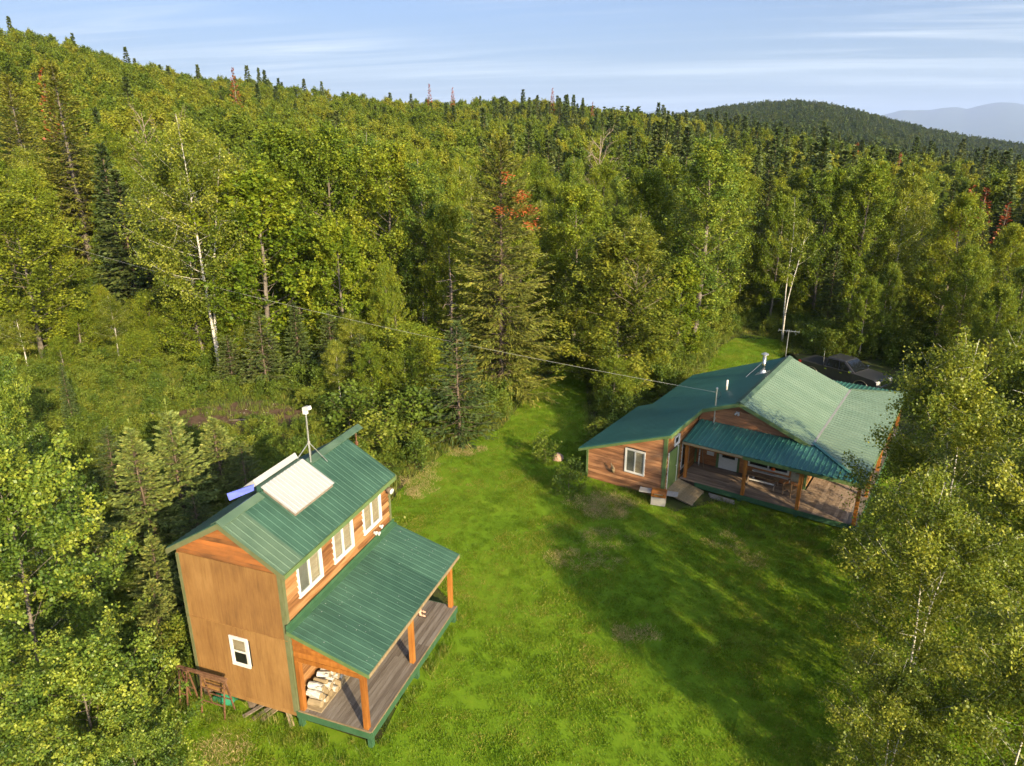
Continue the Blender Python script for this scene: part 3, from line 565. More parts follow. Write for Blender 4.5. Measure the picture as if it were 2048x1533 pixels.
def edge(a, b, width): return lambda w: tuple(a[i] + (b[i] - a[i]) * w / width for i in range(3))

# ------------------------------------------------------------------ two-storey cabin on the left
def cabin():
    C = empty('two_storey_cabin', (-6.246, 16.071, 0), -0.3376)
    tag(C, 'tall narrow two-storey cabin with plywood end wall and green porch roof', 'cabin')
    W, L = 3.514, 5.91; RX, RZ, EX, EZ, LX = -1.757, 6.52, 0.225, 5.325, -3.739
    z0 = 0.55; slope = (RZ - EZ) / (EX - RX)
    und = lambda x: RZ - slope * abs(x - RX) - 0.05
    # core walls
    m = MB(); m.prism([(-W + .03, .035, z0), (-.03, .035, z0), (-.03, .035, und(-.03)), (RX, .035, und(RX)), (-W + .03, .035, und(-W + .03))], (0, L - .07, 0)); m.build('wall', MT['dark'], C)
    # plywood sheets on the end wall
    for k in range(3):
        x0 = -W + k * W / 3; x1 = x0 + W / 3 - 0.004
        for (a, b, jj) in ((z0 - 0.03, 3.035, 0), (3.043, 5.19, 1)):
            openw = (k == 1 and jj == 0)
            m = MB(); ng = 6; st = (x1 - x0) / ng
            for g in range(ng):
                g0, g1 = x0 + g * st + (0.006 if g else 0), x0 + (g + 1) * st - (0.006 if g < ng - 1 else 0)
                if openw:
                    wx0, wx1 = -2.02, -1.47
                    if g1 > wx0 + .01 and g0 < wx1 - .01:
                        m.box(g0, g1, -.016, .03, a, 1.72); m.box(g0, g1, -.016, .03, 2.66, b); 
                        continue
                m.box(g0, g1, -.016, .03, a, b)
            m.box(x0, x1, -.010, .031, a + .001, b - .001) if not openw else m.box(x0, x1, .0, .031, a + .001, 1.70)
            m.build('plywood_sheet', MT['ply'], C)
    m = MB(); m.box(-W, 0.0, -.030, -.017, 3.02, 3.05); m.build('joint_batten', MT['ply'], C)
    window(C, 'x', 0, -1, -2.07, -1.43, 1.68, 2.71, 2, 0.075, 0.05, ['dark', 'blind'], horizontal=True)
    # gable siding
    course(C, 'gable_board', MT['gable'], 'x', 0.03, -1, -W + .02, -.02, 5.20, 6.5, 0.15, top=lambda x: und(x) - 0.02, depth=0.05, wavy=0.012)
    # window wall: log siding
    wins = [(0.62, 1.78), (2.39, 3.50), (4.12, 5.26)]
    course(C, 'siding_log', MT['log'], 'y', -0.03, 1, 0.09, L - .09, z0, 5.22, 0.195, openings=[(a, b, 4.02, 5.06) for a, b in wins], depth=0.085, wavy=0.022, seg=0.22)
    for i, (a, b) in enumerate(wins):
        window(C, 'y', -0.03, 1, a, b, 4.02, 5.05, 2, 0.055, 0.115, ['greyblind' if i == 0 else 'blind', 'blind'])
    # grid in the first window
    # corner trims
    for (x0, x1, y0, y1) in ((-.005, .062, -.025, .085), (-W - .03, -W + .075, -.030, .02), (-.005, .062, L - .085, L + .02)):
        MB().box(x0, x1, y0, y1, z0 - .03, 5.2 if x1 > -1 else 5.15).build('corner_trim', MT['olive'], C)
    MB().box(-.10, -.006, -.030, -.017, z0 - .03, 5.19).build('corner_trim', MT['olive'], C)
    course(C, 'siding_log', MT['log'], 'y', -W + .03, -1, 0.05, L, z0, 5.0, 0.36, depth=0.06, seg=1.5, maxlen=6)
    course(C, 'siding_log', MT['log'], 'x', L - .035, 1, -W + .03, 0, z0, 6.4, 0.36, top=lambda x: und(x) - .02, depth=0.06, seg=1.5, maxlen=6)
    rs_ = np.random.default_rng(31); m = MB()
    for _ in range(110):
        x = rs_.uniform(.3, 2.5); y = rs_.uniform(0, 5.9); z = 3.47 - (3.49 - 2.712) / 2.58 * x + .004; a = rs_.uniform(.008, .020)
        m.add([(x - a, y - a * .7, z + .016), (x + a, y - a * .5, z + .014), (x + a * .8, y + a, z + .014), (x - a * .6, y + a * .8, z + .016)], [(0, 1, 2, 3)])
    m.build('roof_specks', MT['white'], C)['kind'] = 'stuff'
    # main roof
    y0, y1 = -.14, 6.10
    roof_panels(C, edge((RX, y0, RZ), (RX, y1, RZ), y1 - y0), edge((EX, y0, EZ), (EX, y1, EZ), y1 - y0), y1 - y0, [MT['roof2'], MT['roof'], MT['roof'], MT['roof'], MT['roof'], MT['roof'], MT['roof']])
    roof_panels(C, edge((RX, y1, RZ), (RX, y0, RZ), y1 - y0), edge((LX, y1, EZ), (LX, y0, EZ), y1 - y0), y1 - y0, MT['roof'])
    for sx in (EX, LX):
        d = 0.02 if sx > RX else -.02
        MB().prism([(RX, y0 - .001, RZ - .035), (sx + d, y0 - .001, EZ - .035), (sx + d, y0 - .001, EZ - .20), (RX, y0 - .001, RZ - .20)], (0, .03, 0)).build('rake_fascia', MT['olive'], C)
        MB().prism([(RX, y1, RZ - .035), (sx + d, y1, EZ - .035), (sx + d, y1, EZ - .20), (RX, y1, RZ - .20)], (0, .03, 0)).build('rake_fascia', MT['olive'], C)
    MB().box(EX - .03, EX + .0, y0 + .03, y1 - .002, EZ - .19, EZ - .04).build('eave_fascia', MT['trim'], C)
    MB().box(LX, LX + .03, y0 + .03, y1 - .002, EZ - .19, EZ - .04).build('eave_fascia', MT['trim'], C)
    def cap(a, b, nm='ridge_cap'):
        w = 0.20; d = slope * w
        m = MB(); m.prism([(RX, a, RZ + .055), (RX + w, a, RZ + .055 - d), (RX + w, a, RZ + .03 - d), (RX, a, RZ + .030), (RX - w, a, RZ + .03 - d), (RX - w, a, RZ + .055 - d)], (0, b - a, 0)); m.build(nm, MT['roof2'], C)
    cap(-.16, 1.60); cap(3.92, 5.6); cap(5.61, 7.08)
    b = MB().box(RX - .07, RX + .07, 6.0, 7.05, RZ - .17, RZ - .01).build('hoist_beam', MT['post'], C)
    m = MB(); m.tube([(RX, 6.9, RZ - .17), (RX, 6.9, RZ - .55)], .018, 6); m.lathe((RX, 6.9, RZ - .75), [(.02, .2), (.06, .16), (.06, .06), (.02, 0)], 8); m.tube([(RX + .03, 6.9, RZ - .75), (RX + .05, 6.9, RZ - 1.9)], .012, 5); m.tube([(RX - .05, 6.93, RZ - .3), (RX - .04, 6.93, RZ - 1.7)], .012, 5); m.build('hoist_tackle', MT['rust'], b)
    # raised skylight hatch
    def sl(x, dz=0.0): return RZ - slope * abs(x - RX) + dz
    hy0, hy1 = 1.74, 3.77
    h = MB().prism([(-.70, hy0 + .03, sl(-.70, .0)), (-1.72, hy0 + .03, sl(-1.72, .0)), (-1.72, hy0 + .03, sl(-1.72, .12)), (-.70, hy0 + .03, sl(-.70, .12))], (0, hy1 - hy0 - .06, 0)).build('skylight_hatch', MT['dead_wood'], C)
    roof_panels(h, edge((-1.76, hy0, sl(-1.76, .155)), (-1.76, hy1, sl(-1.76, .155)), hy1 - hy0), edge((-.65, hy0, sl(-.65, .155)), (-.65, hy1, sl(-.65, .155)), hy1 - hy0), hy1 - hy0, MT['whitemetal'], rib=0.17, pw=3, h=0.016, name='white_cover')
    MB().prism([(-1.93, hy0, sl(-1.93, .27)), (-2.03, hy0, sl(-2.03, .49)), (-2.95, hy0, sl(-2.95, .36)), (-2.95, hy0, sl(-2.95, .33)), (-2.02, hy0, sl(-2.02, .25))], (0, hy1 - hy0, 0)).build('raised_lid', MT['whitemetal'], h)
    MB().prism([(-1.78, hy0 + .02, sl(-1.78, .01)), (-1.95, hy0 + .02, sl(-1.95, .01)), (-1.95, hy0 + .02, sl(-1.95, .25)), (-1.78, hy0 + .02, sl(-1.78, .16))], (0, hy1 - hy0 - .04, 0)).build('hatch_curb', MT['roof'], h)
    MB().add([(-2.02, hy0 - .02, 6.52), (-1.99, hy0 - .02, 6.72), (-2.66, hy0 - .42, 6.50), (-2.60, hy0 - .42, 6.28), (-2.04, hy0, 6.52), (-2.01, hy0, 6.72), (-2.68, hy0 - .40, 6.50), (-2.62, hy0 - .40, 6.28)],
             [(0, 1, 2, 3), (7, 6, 5, 4), (0, 4, 5, 1), (1, 5, 6, 2), (2, 6, 7, 3), (3, 7, 4, 0)]).build('blue_flap', MT['blue'], h)
    # porch roof
    pz0, pz1, pd, py0, py1 = 3.49, 2.712, 2.58, -.10, 6.01
    roof_panels(C, edge((0.06, py0, pz0 - .02), (0.06, py1, pz0 - .02), py1 - py0), edge((pd, py0, pz1), (pd, py1, pz1), py1 - py0), py1 - py0, MT['roof'], rib=0.215, name='porch_roof_panel')
    ps = (pz0 - pz1) / pd
    MB().prism([(.058, py0 - .01, pz0 + .14), (.085, py0 - .01, pz0 + .14), (.085, py0 - .01, pz0 + .02), (.22, py0 - .01, pz0 - .03), (.22, py0 - .01, pz0 - .05), (.058, py0 - .01, pz0 - .012)], (0, py1 - py0 + .02, 0)).build('roof_flashing', MT['rim'], C)
    MB().prism([(.05, py0 - .012, pz0 - .045), (pd + .01, py0 - .012, pz1 - .028), (pd + .01, py0 - .012, pz1 - .14), (.05, py0 - .012, pz0 - .17)], (0, .03, 0)).build('porch_rake_trim', MT['trim'], C)
    MB().prism([(.05, py1, pz0 - .045), (pd + .01, py1, pz1 - .028), (pd + .01, py1, pz1 - .14), (.05, py1, pz0 - .17)], (0, .03, 0)).build('porch_rake_trim', MT['trim'], C)
    MB().box(pd - .025, pd + .004, py0 + .02, py1, pz1 - .15, pz1 - .034).build('porch_eave_trim', MT['plank'], C)
    MB().box(2.19, 2.35, .0, 5.92, 2.50, 2.70).build('porch_beam', MT['post'], C)
    for yy in (0.02, 5.80):
        course(C, 'porch_gable_board', MT['post'], 'x', yy + .05, -1, .09, 2.19, 2.50, 3.42, 0.19, top=lambda x: pz0 - ps * x - .07, depth=0.05, wavy=0.006, seg=0.3)
        MB().box(.09, 2.19, yy, yy + .12, 2.36, 2.50).build('porch_tie_beam', MT['post'], C)
    for k in range(9):
        y = .35 + k * .67
        MB().bar((.08, y, pz0 - .135), (2.5, y, pz0 - ps * 2.5 - .115), .045, .13).build('rafter', MT['post'], C)
    for (x, y, zt) in ((2.27, .085, 2.50), (2.27, 2.88, 2.50), (2.27, 5.83, 2.50), (.17, .085, 2.36)):
        MB().box(x - .075, x + .075, y - .075, y + .075, .602, zt).build('porch_post', MT['post'], C, bevel=0.008)
    # deck
    n = 17
    for k in range(n):
        x0 = .065 + k * (2.44 - .065) / n; x1 = x0 + (2.44 - .065) / n - .008
        cuts = [0.0, 2.95, 5.90] if k % 2 else [0.0, 3.7, 5.90]
        for a, b in zip(cuts[:-1], cuts[1:]): MB().box(x0, x1, a + .002, b - .002, .562, .600).build('deck_board', MT['deck'], C)
    MB().box(.0, 2.47, -.045, -.003, .36, .585).build('deck_rim', MT['rim'], C)
    MB().box(2.443, 2.485, -.003, 5.93, .36, .585).build('deck_rim', MT['rim'], C)
    MB().box(2.443, 2.478, -.003, 5.93, .587, .606).build('deck_edge', MT['plank'], C); MB().box(.065, 2.44, -.042, -.001, .587, .606).build('deck_edge', MT['plank'], C)
    MB().box(.0, 2.44, 5.90, 5.94, .36, .585).build('deck_rim', MT['rim'], C)
    for (x, y) in ((2.38, .06), (2.38, 2.9), (2.38, 5.8), (.08, .06)): MB().box(x - .07, x + .07, y - .07, y + .07, -.1, .36).build('foundation_post', MT['rim'], C)
    for (x, y) in ((-W + .1, .15), (-1.75, .15), (-W + .1, 3), (-W + .1, 5.7), (-1.75, 3), (-.1, 3), (-.1, 5.7)): MB().box(x - .09, x + .09, y - .09, y + .09, -.1, z0).build('foundation_post', MT['bark'], C)
    MB().box(-W, 0, -.02, .10, z0 - .17, z0 - .031).build('sill_beam', MT['ply'], C)
    MB().box(-W, -.0, .1, L, z0 - .10, z0).build('floor_frame', MT['bark'], C)
    # wall lamps
    def W_(x, y, z): return C.matrix_basis @ Vector((x, y, z))
    C_m = Matrix.Translation(C.location) @ Matrix.Rotation(-0.3376, 4, 'Z')
    labels = ['small round white wall lamp highest of three near the far window', 'small round white wall lamp left of its pair above the porch flashing', 'small white lamp bracket lowest above the porch flashing']
    for (y, z), lb in zip(((5.11, 3.83), (4.72, 3.80), (4.90, 3.68)), labels):
        m = MB(); m.tube([(.05, y, z), (.11, y, z)], .045, 8); m.tube([(.11, y, z), (.17, y + .01, z - .02)], [.065, .075], 10)
        tag(m.build('wall_lamp', MT['white'], None, True), lb, 'lamp', 'white lamps on the cabin wall').matrix_world = C_m
    m = MB(); m.tube([(.05, 5.66, 4.97), (.30, 5.62, 4.94)], [.07, .12], 12); m.cur = 1; m.tube([(.30, 5.62, 4.94), (.33, 5.615, 4.935)], [.105, .10], 12)  # round brown fixture of unknown use, pale disc on its end
    o = m.build('wall_fixture', [MT['bark'], MT['white']], None, True); tag(o, 'brown round fixture under the roof corner of the cabin', 'lamp'); o.matrix_world = C_m
    # firewood
    rng = np.random.default_rng(4); cnt = 0
    E = C_m
    for lay in range(4):
        for k in range(7 - (lay > 2)):
            r = rng.uniform(.075, .11); y = .28 + k * .225 + (0.1 if lay % 2 else 0) + rng.uniform(-.02, .02); z = .60 + .045 + .10 + lay * .165; x0 = .17 + rng.uniform(0, .06); ln = rng.uniform(.42, .55) - lay * .02
            if k in (2, 5) and lay == 3: tilt = 0.12
            else: tilt = rng.uniform(-.03, .03)
            m = MB(); n = 9; pts = [(x0, y, z), (x0 + ln * .5, y + tilt * .5 + .01, z + rng.uniform(-.012, .012)), (x0 + ln, y + tilt, z + rng.uniform(-.02, .02))]
            m.tube(pts, [r * .97, r, r * .95], n, False); m.cur = 1; b = 0
            m.f.append(tuple(range(n))[::-1]); m.m.append(1); m.f.append(tuple(2 * n + q for q in range(n))); m.m.append(1)
            split = rng.uniform() < .25
            o = m.build('firewood_log', [MT['plank'] if split else MT['birch_bark'], MT['plank']], None, False)
            tag(o, 'split birch firewood log stacked on the porch beside the cabin wall' if split else 'white birch bark firewood log stacked on the porch beside the cabin wall', 'log', 'split firewood logs on the cabin porch' if split else 'birch bark firewood logs on the cabin porch'); o.matrix_world = E
    o = MB().box(.16, .74, .12, 1.85, .602, .640).build('firewood_board', MT['plank']); tag(o, 'pale board under the birch firewood stack', 'board'); o.matrix_world = E
    # steel sawhorses by the end wall
    def saw(x, hl, lb):
        S = empty('sawhorse')
        for sx in (-hl, hl):
            for sy in (-1, 1): MB().bar((x + sx, -.34 + sy * .03, 1.22), (x + sx, -.34 + sy * .22, -.02), .035).build('leg', MT['rust'], S)
        MB().bar((x - hl - .05, -.34, 1.23), (x + hl + .05, -.34, 1.23), .06).build('top_bar', MT['rust'], S)
        for z, k in ((.88, .06), (.45, .135)):
            for sy in (-1, 1): MB().bar((x - hl, -.34 + sy * (.03 + k * .85), z), (x + hl, -.34 + sy * (.03 + k * .85), z), .028).build('rung', MT['rust'], S)
        tag(S, lb, 'sawhorse', 'rusty sawhorses at the plywood wall'); S.matrix_world = E
    saw(-2.62, .42, 'rusty steel sawhorse holding the end of the beam nearest the porch'); saw(-3.72, .14, 'rusty steel sawhorse holding the end of the beam nearest the young spruces')
    o = MB().bar((-3.95, -.35, 1.31), (-2.12, -.33, 1.315), .07, .08).build('steel_beam', MT['rust']); tag(o, 'rusty beam laid across two sawhorses by the plywood wall', 'beam'); o.matrix_world = E
    # green tarp bundle
    m = MB(); rng = np.random.default_rng(9); nu, nv = 9, 5
    V = [(-3.15 + .78 * i / (nu - 1), .02 + .42 * math.sin(j * math.pi / (nv - 1)) * 0 - .10 + .38 * j / (nv - 1), (.02 + .26 * math.sin(math.pi * j / (nv - 1)) * math.sin(math.pi * (i + .6) / (nu + .2)) + rng.uniform(-.03, .03))) for i in range(nu) for j in range(nv)]
    F = [(i * nv + j, (i + 1) * nv + j, (i + 1) * nv + j + 1, i * nv + j + 1) for i in range(nu - 1) for j in range(nv - 1)]
    b = [(x, y, -.02) for x, y, z in V]; F2 = [tuple(q + len(V) for q in f)[::-1] for f in F]
    o = m.add(V + b, F + F2).build('tarp_bundle', MT['tarp'], None, True); tag(o, 'crumpled green tarp bundle on the ground behind the sawhorses', 'tarp'); o.matrix_world = E
    for i, (p, q, w, lb) in enumerate((((-1.75, -.30, .05), (-1.30, .42, .16), .12, 'grey scrap plank nearest the sawhorses under the plywood wall'), ((-1.42, -.28, .04), (-1.05, .40, .17), .13, 'grey scrap plank in the middle under the plywood wall'), ((-1.15, -.22, .04), (-.85, .40, .18), .16, 'wide tan scrap plank under the plywood wall'), ((-.15, -.12, .05), (-.65, .30, .30), .14, 'tan scrap plank leaning by the green porch corner post'))):
        o = MB().bar(p, q, w, .03).build('scrap_plank', MT['plank'] if i > 1 else MT['dead_wood']); tag(o, lb, 'plank', 'scrap planks under the cabin'); o.matrix_world = E
    # antenna mast
    A = empty('antenna_mast'); bx, by, bz = -1.62, 3.98, sl(-1.62)
    MB().tube([(bx, by, bz), (bx, by, 8.25)], .028, 8).build('mast_pole', MT['galv'], A)
    MB().lathe((bx, by, 7.14), [(.03, 0), (.045, .01), (.045, .06), (.03, .07)], 8).build('collar', MT['greyplastic'], A)
    for q in ((-1.36, 4.50), (-2.15, 3.60), (-1.95, 4.50)): MB().tube([(bx, by, 7.17), (q[0], q[1], sl(q[0], .03))], .016, 6).build('brace', MT['galv'], A)
    m = MB(); m.box(bx - .08, bx + .06, by - .05, by + .05, 8.14, 8.36); m.bar((bx, by, 8.34), (bx + .20, by - .04, 8.38), .13, .11); m.build('antenna_head', MT['white'], A)
    tag(A, 'white antenna head on a steel tripod mast on the cabin ridge', 'antenna'); A.matrix_world = E
    # seated person and chair on the porch
    chair = empty('porch_chair'); cx, cy, cz = .92, 5.12, .602
    MB().box(cx - .24, cx + .24, cy - .25, cy + .25, cz + .40, cz + .45).build('seat', MT['chairwood'], chair)
    MB().box(cx - .28, cx - .24, cy - .25, cy + .25, cz + .45, cz + .98).build('backrest', MT['chairwood'], chair)
    for sx in (-.22, .22):
        for sy in (-.23, .23): MB().box(cx + sx - .022, cx + sx + .022, cy + sy - .022, cy + sy + .022, cz, cz + .40).build('leg', MT['chairwood'], chair)
    tag(chair, 'wooden chair under the porch roof of the tall cabin', 'chair'); chair.matrix_world = E
    person(E, (cx, cy, cz))
def person(E, base):
    cx, cy, cz = base; sz = cz + .45
    # one continuous body made of tapered tubes blended with a voxel remesh
    P = empty('person'); m = MB()
    def limb(pts, rad, n=12): m.tube(pts, rad, n)
    hip = (cx - .05, cy, sz + .10)
    limb([(cx - .06, cy, sz + .02), (cx - .07, cy, sz + .14), (cx - .09, cy, sz + .32), (cx - .10, cy, sz + .46), (cx - .10, cy, sz + .54), (cx - .09, cy, sz + .60), (cx - .08, cy, sz + .66)], [.14, .155, .145, .165, .13, .055, .055], 16)
    hd = (cx - .05, cy, sz + .775)
    m.lathe((hd[0], hd[1], hd[2] - .125), [(.03, 0), (.062, .025), (.082, .08), (.09, .14), (.084, .19), (.055, .235), (.02, .25)], 14)
    m.bar((hd[0] + .085, cy, hd[2] + .01), (hd[0] + .105, cy, hd[2] - .03), .03)
    for s in (-1, 1):
        m.bar((hd[0], cy + s * .088, hd[2] - .03), (hd[0], cy + s * .09, hd[2] + .03), .02, .035)
        limb([(cx - .03, cy + s * .09, sz + .07), (cx + .20, cy + s * .11, sz + .09), (cx + .42, cy + s * .12, sz + .06)], [.095, .082, .064])
        foot = (cx + (.56 if s < 0 else .46), cy + s * .10, cz + .06)
        limb([(cx + .42, cy + s * .12, sz + .06), (cx + (.50 if s < 0 else .44), cy + s * .115, sz - .12), foot], [.062, .058, .036])
        limb([(foot[0] - .05, foot[1], cz + .045), (foot[0] + .08, foot[1], cz + .035), (foot[0] + .20, foot[1] - .01, cz + .026)], [.036, .040, .026])
        limb([(cx - .10, cy + s * .17, sz + .50), (cx - .04, cy + s * .25, sz + .28), (cx - .02, cy + s * .26, sz + .20)], [.056, .046, .042])
        limb([(cx - .02, cy + s * .26, sz + .20), (cx + .12, cy + s * .20, sz + .18), (cx + .22, cy + s * .16, sz + .16)], [.042, .036, .028])
        for k in range(4):
            y = cy + s * .16 + (k - 1.5) * .019; q = .25 + (.012 if k in (1, 2) else 0)
            limb([(cx + .21, y, sz + .165), (cx + q, y, sz + .165), (cx + q + .04, y, sz + .145), (cx + q + .06, y, sz + .125)], [.011, .010, .009, .007], 6)
        limb([(cx + .20, cy + s * .13, sz + .165), (cx + .25, cy + s * .115, sz + .155), (cx + .28, cy + s * .112, sz + .14)], [.012, .010, .008], 6)
    b = m.build('body', MT['skin'], P, True); r = b.modifiers.new('join', 'REMESH'); r.mode = 'VOXEL'; r.voxel_size = 0.011; r.use_smooth_shade = True
    m = MB(); m.tube([(cx - .065, cy, sz + .06), (cx - .07, cy, sz + .16), (cx - .09, cy, sz + .32), (cx - .10, cy, sz + .46), (cx - .10, cy, sz + .555)], [.165, .172, .16, .178, .10], 16)
    for s in (-1, 1): m.tube([(cx - .10, cy + s * .12, sz + .50), (cx - .07, cy + s * .215, sz + .40), (cx - .045, cy + s * .25, sz + .32)], [.075, .068, .062], 12)
    c = m.build('shirt', MT['shirt'], P, True); r = c.modifiers.new('join', 'REMESH'); r.mode = 'VOXEL'; r.voxel_size = 0.014; r.use_smooth_shade = True
    m = MB(); m.tube([(cx - .06, cy, sz + .0), (cx - .065, cy, sz + .13)], [.16, .170], 16)
    for s in (-1, 1): m.tube([(cx - .05, cy + s * .08, sz + .07), (cx + .20, cy + s * .11, sz + .09), (cx + .36, cy + s * .118, sz + .072)], [.112, .098, .090], 12)
    c = m.build('shorts', MT['shorts'], P, True); r = c.modifiers.new('join', 'REMESH'); r.mode = 'VOXEL'; r.voxel_size = 0.014; r.use_smooth_shade = True
    MB().lathe((hd[0] - .012, cy, hd[2] - .02), [(.085, 0), (.097, .06), (.088, .11), (.05, .145), (.01, .152)], 14).build('hair', MT['hair'], P, True)
    for s in (-1, 1):
        fx = cx + (.56 if s < 0 else .46); y = cy + s * .10; q = MB(); q.box(fx - .07, fx + .21, y - .045, y + .04, cz + .001, cz + .016); q.bar((fx + .12, y - .045, cz + .02), (fx + .07, y, cz + .085), .03, .01); q.bar((fx + .12, y + .045, cz + .02), (fx + .07, y, cz + .085), .03, .01)
        q.build('sandal', MT['strap'], P)
    tag(P, 'person in sandals seated under the green porch roof with one foot showing', 'person'); P.matrix_world = E
cabin()

# ------------------------------------------------------------------ long low house on the right
def house():
    C = empty('lodge_house', (11.195, 31.88, 0), -0.604); E = Matrix.Translation(C.location) @ Matrix.Rotation(-0.604, 4, 'Z')
    tag(C, 'low sprawling wooden house with green metal roofs and wraparound porch', 'house')
    RZ, S = 4.21, 0.394; zl = lambda x: RZ - S * abs(x); zu = lambda x: zl(x) - .07
    fl = 0.40
    # hidden core walls
    MB().prism([(-5.33, .06, .05), (3.37, .06, .05), (3.37, .06, zu(3.37)), (0, .06, zu(0)), (-5.33, .06, zu(5.33))], (0, 8.5, 0)).build('wall', MT['dark'], C)
    MB().prism([(-6.19, -4.0, .02), (-2.09, -4.0, .02), (-2.09, -4.0, zu(2.09)), (-6.19, -4.0, zu(6.19))], (0, 6.6, 0)).build('wall', MT['dark'], C)
    # gable wall and the wall under the porch
    door = (-.86, .20, .38, 2.45); lw = (.64, 2.62, .93, 1.95); vent = (99, 99, 0, 0)
    course(C, 'gable_siding_board', MT['brown'], 'x', .03, -1, -2.02, 3.36, 2.78, 4.2, 0.19, top=lambda x: zu(x) - .02, depth=0.035, wavy=0.008)
    course(C, 'porch_siding_board', MT['darkbrown'], 'x', .03, -1, -2.02, 3.36, fl, 2.78, 0.19, openings=[door, lw], depth=0.03, wavy=0.004)
    course(C, 'side_siding_board', MT['log'], 'y', 3.37, 1, .03, 8.55, fl, 2.80, 0.19, depth=0.035, wavy=0.008, seg=1)
    course(C, 'annex_siding_board', MT['brown'], 'x', -4.02, -1, -6.14, -2.14, .05, 3.4, 0.17, openings=[(-4.12, -3.08, .92, 2.17)], top=lambda x: zu(x) - .02, depth=0.035, wavy=0.010)
    course(C, 'annex_side_siding_board', MT['log'], 'y', -2.09, 1, -3.97, -.02, .20, zu(2.09), 0.19, openings=[(-3.72, -2.50, .2, 2.28), (-3.16, -2.52, 2.42, 2.92), (-2.05, -1.0, .4, 2.2)], depth=0.05, wavy=0.012, seg=0.25)
    course(C, 'rear_siding_board', MT['brown'], 'y', -6.19, -1, -3.97, 2.6, .05, 1.75, 0.3, depth=0.03, seg=2)
    course(C, 'rear_siding_board', MT['brown'], 'x', 8.56, 1, -5.3, 3.36, .05, 4.1, 0.3, top=lambda x: zu(x) - .02, depth=0.03, seg=2)
    window(C, 'x', -4.02, -1, -4.13, -3.08, .92, 2.17, 2, 0.06, 0.07, ['greyblind', 'blind'])
    window(C, 'y', -2.09, 1, -3.15, -2.53, 2.42, 2.90, 1, 0.06, 0.08, ['dark'])
    window(C, 'x', .03, -1, lw[0], lw[1], lw[2], lw[3], 2, 0.06, 0.07, ['dark', 'dark'])
    window(C, 'y', -2.09, 1, -2.04, -1.02, .75, 2.2, 1, 0.05, 0.06, ['dark'])
    # green panel door on the annex
    d = MB().box(-2.09, -2.045, -3.70, -2.62, .36, 2.24).build('green_door', plain('green_door_paint', (0.14, 0.20, 0.055), 0.6), C)
    for (a, b) in ((-3.78, -3.70), (-2.62, -2.54)): MB().box(-2.09, -2.03, a, b, .30, 2.30).build('door_trim', MT['white'], C)
    MB().lathe((-2.02, -2.72, 1.25), [(.02, 0), (.035, .02), (.02, .05)], 8).build('handle', MT['galv'], d)
    # white storm door
    d = empty('white_door', (0, 0, 0), 0, C)
    m = MB(); x0, x1, z0, z1 = -.80, .14, .42, 2.36; y0, y1 = -.035, .01
    m.box(x0, x0 + .14, y0, y1, z0, z1); m.box(x1 - .14, x1, y0, y1, z0, z1); m.box(x0 + .14, x1 - .14, y0, y1, z0, 1.02); m.box(x0 + .14, x1 - .14, y0, y1, 2.22, z1)
    m.box(x0 + .22, x1 - .22, y0 - .012, y0, .52, .90); m.build('door_frame', MT['white'], d)
    MB().box(x0 + .14, x1 - .14, -.008, -.002, 1.02, 2.22).build('pane', MT['glass'], d); MB().box(x0 + .14, x1 - .14, .004, .010, 1.02, 2.22).build('dark_room', MT['dark'], d)
    MB().bar((x0 + .16, y0 - .014, .98), (x1 - .16, y0 - .014, .82), .012, .03).build('push_bar', MT['galv'], d)
    MB().box(-.93, -.81, -.06, .0, fl, 2.45).build('door_trim', MT['trim'], C); MB().box(.15, .24, -.06, .0, fl, 2.45).build('door_trim', MT['trim'], C)
    # corner trims
    for (a, b, c, e, z0_, z1_) in ((-2.20, -2.04, -4.075, -3.955, -.15, zu(2.15)), (-6.24, -6.13, -4.075, -3.95, .1, zu(6.2) - .02), (3.32, 3.43, -.02, .10, fl, 2.78), (-2.06, -2.02, -2.55, -2.42, .4, 2.3), (-2.06, -1.98, -.12, .0, fl, 2.6)):
        MB().box(a, b, c, e, z0_, z1_).build('corner_trim', MT['trim'], C)
    MB().box(-6.15, -2.15, -4.05, -4.0, -.2, .05).build('skirt_board', MT['brown'], C)
    # roofs: left slope in strips, right slope, porch roofs
    def slope_strip(y0, y1, xa, xb, mat):
        roof_panels(C, edge((-xa, y1, zl(xa)), (-xa, y0, zl(xa)), y1 - y0), edge((-xb, y1, zl(xb)), (-xb, y0, zl(xb)), y1 - y0), y1 - y0, mat, rib=0.23, h=0.018)
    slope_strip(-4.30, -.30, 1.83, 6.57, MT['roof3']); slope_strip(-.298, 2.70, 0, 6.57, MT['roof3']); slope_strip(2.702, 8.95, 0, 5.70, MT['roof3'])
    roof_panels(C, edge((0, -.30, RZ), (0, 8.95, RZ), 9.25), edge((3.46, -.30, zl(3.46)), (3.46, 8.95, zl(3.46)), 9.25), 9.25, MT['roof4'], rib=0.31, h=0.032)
    zb, ze, xe, yf, yb = 2.83, 2.48, 6.12, -2.41, 11.30
    # side porch roof with hips at both ends
    H0, H1 = (3.48, -.03, zb), (xe, yf, ze); K0, K1 = (3.48, 8.98, zb), (xe, yb, ze)
    def side_top(y):
        if y < H0[1]: t = (y - yf) / (H0[1] - yf); return (xe + (3.48 - xe) * t, y, ze + (zb - ze) * t)
        if y > K0[1]: t = (yb - y) / (yb - K0[1]); return (xe + (3.48 - xe) * t, y, ze + (zb - ze) * t)
        return (3.48, y, zb)
    roof_panels(C, lambda w: side_top(yf + .02 + w), lambda w: (xe, yf + .02 + w, ze), yb - yf - .04, MT['roof4'], rib=0.31, h=0.03, name='porch_roof_panel')
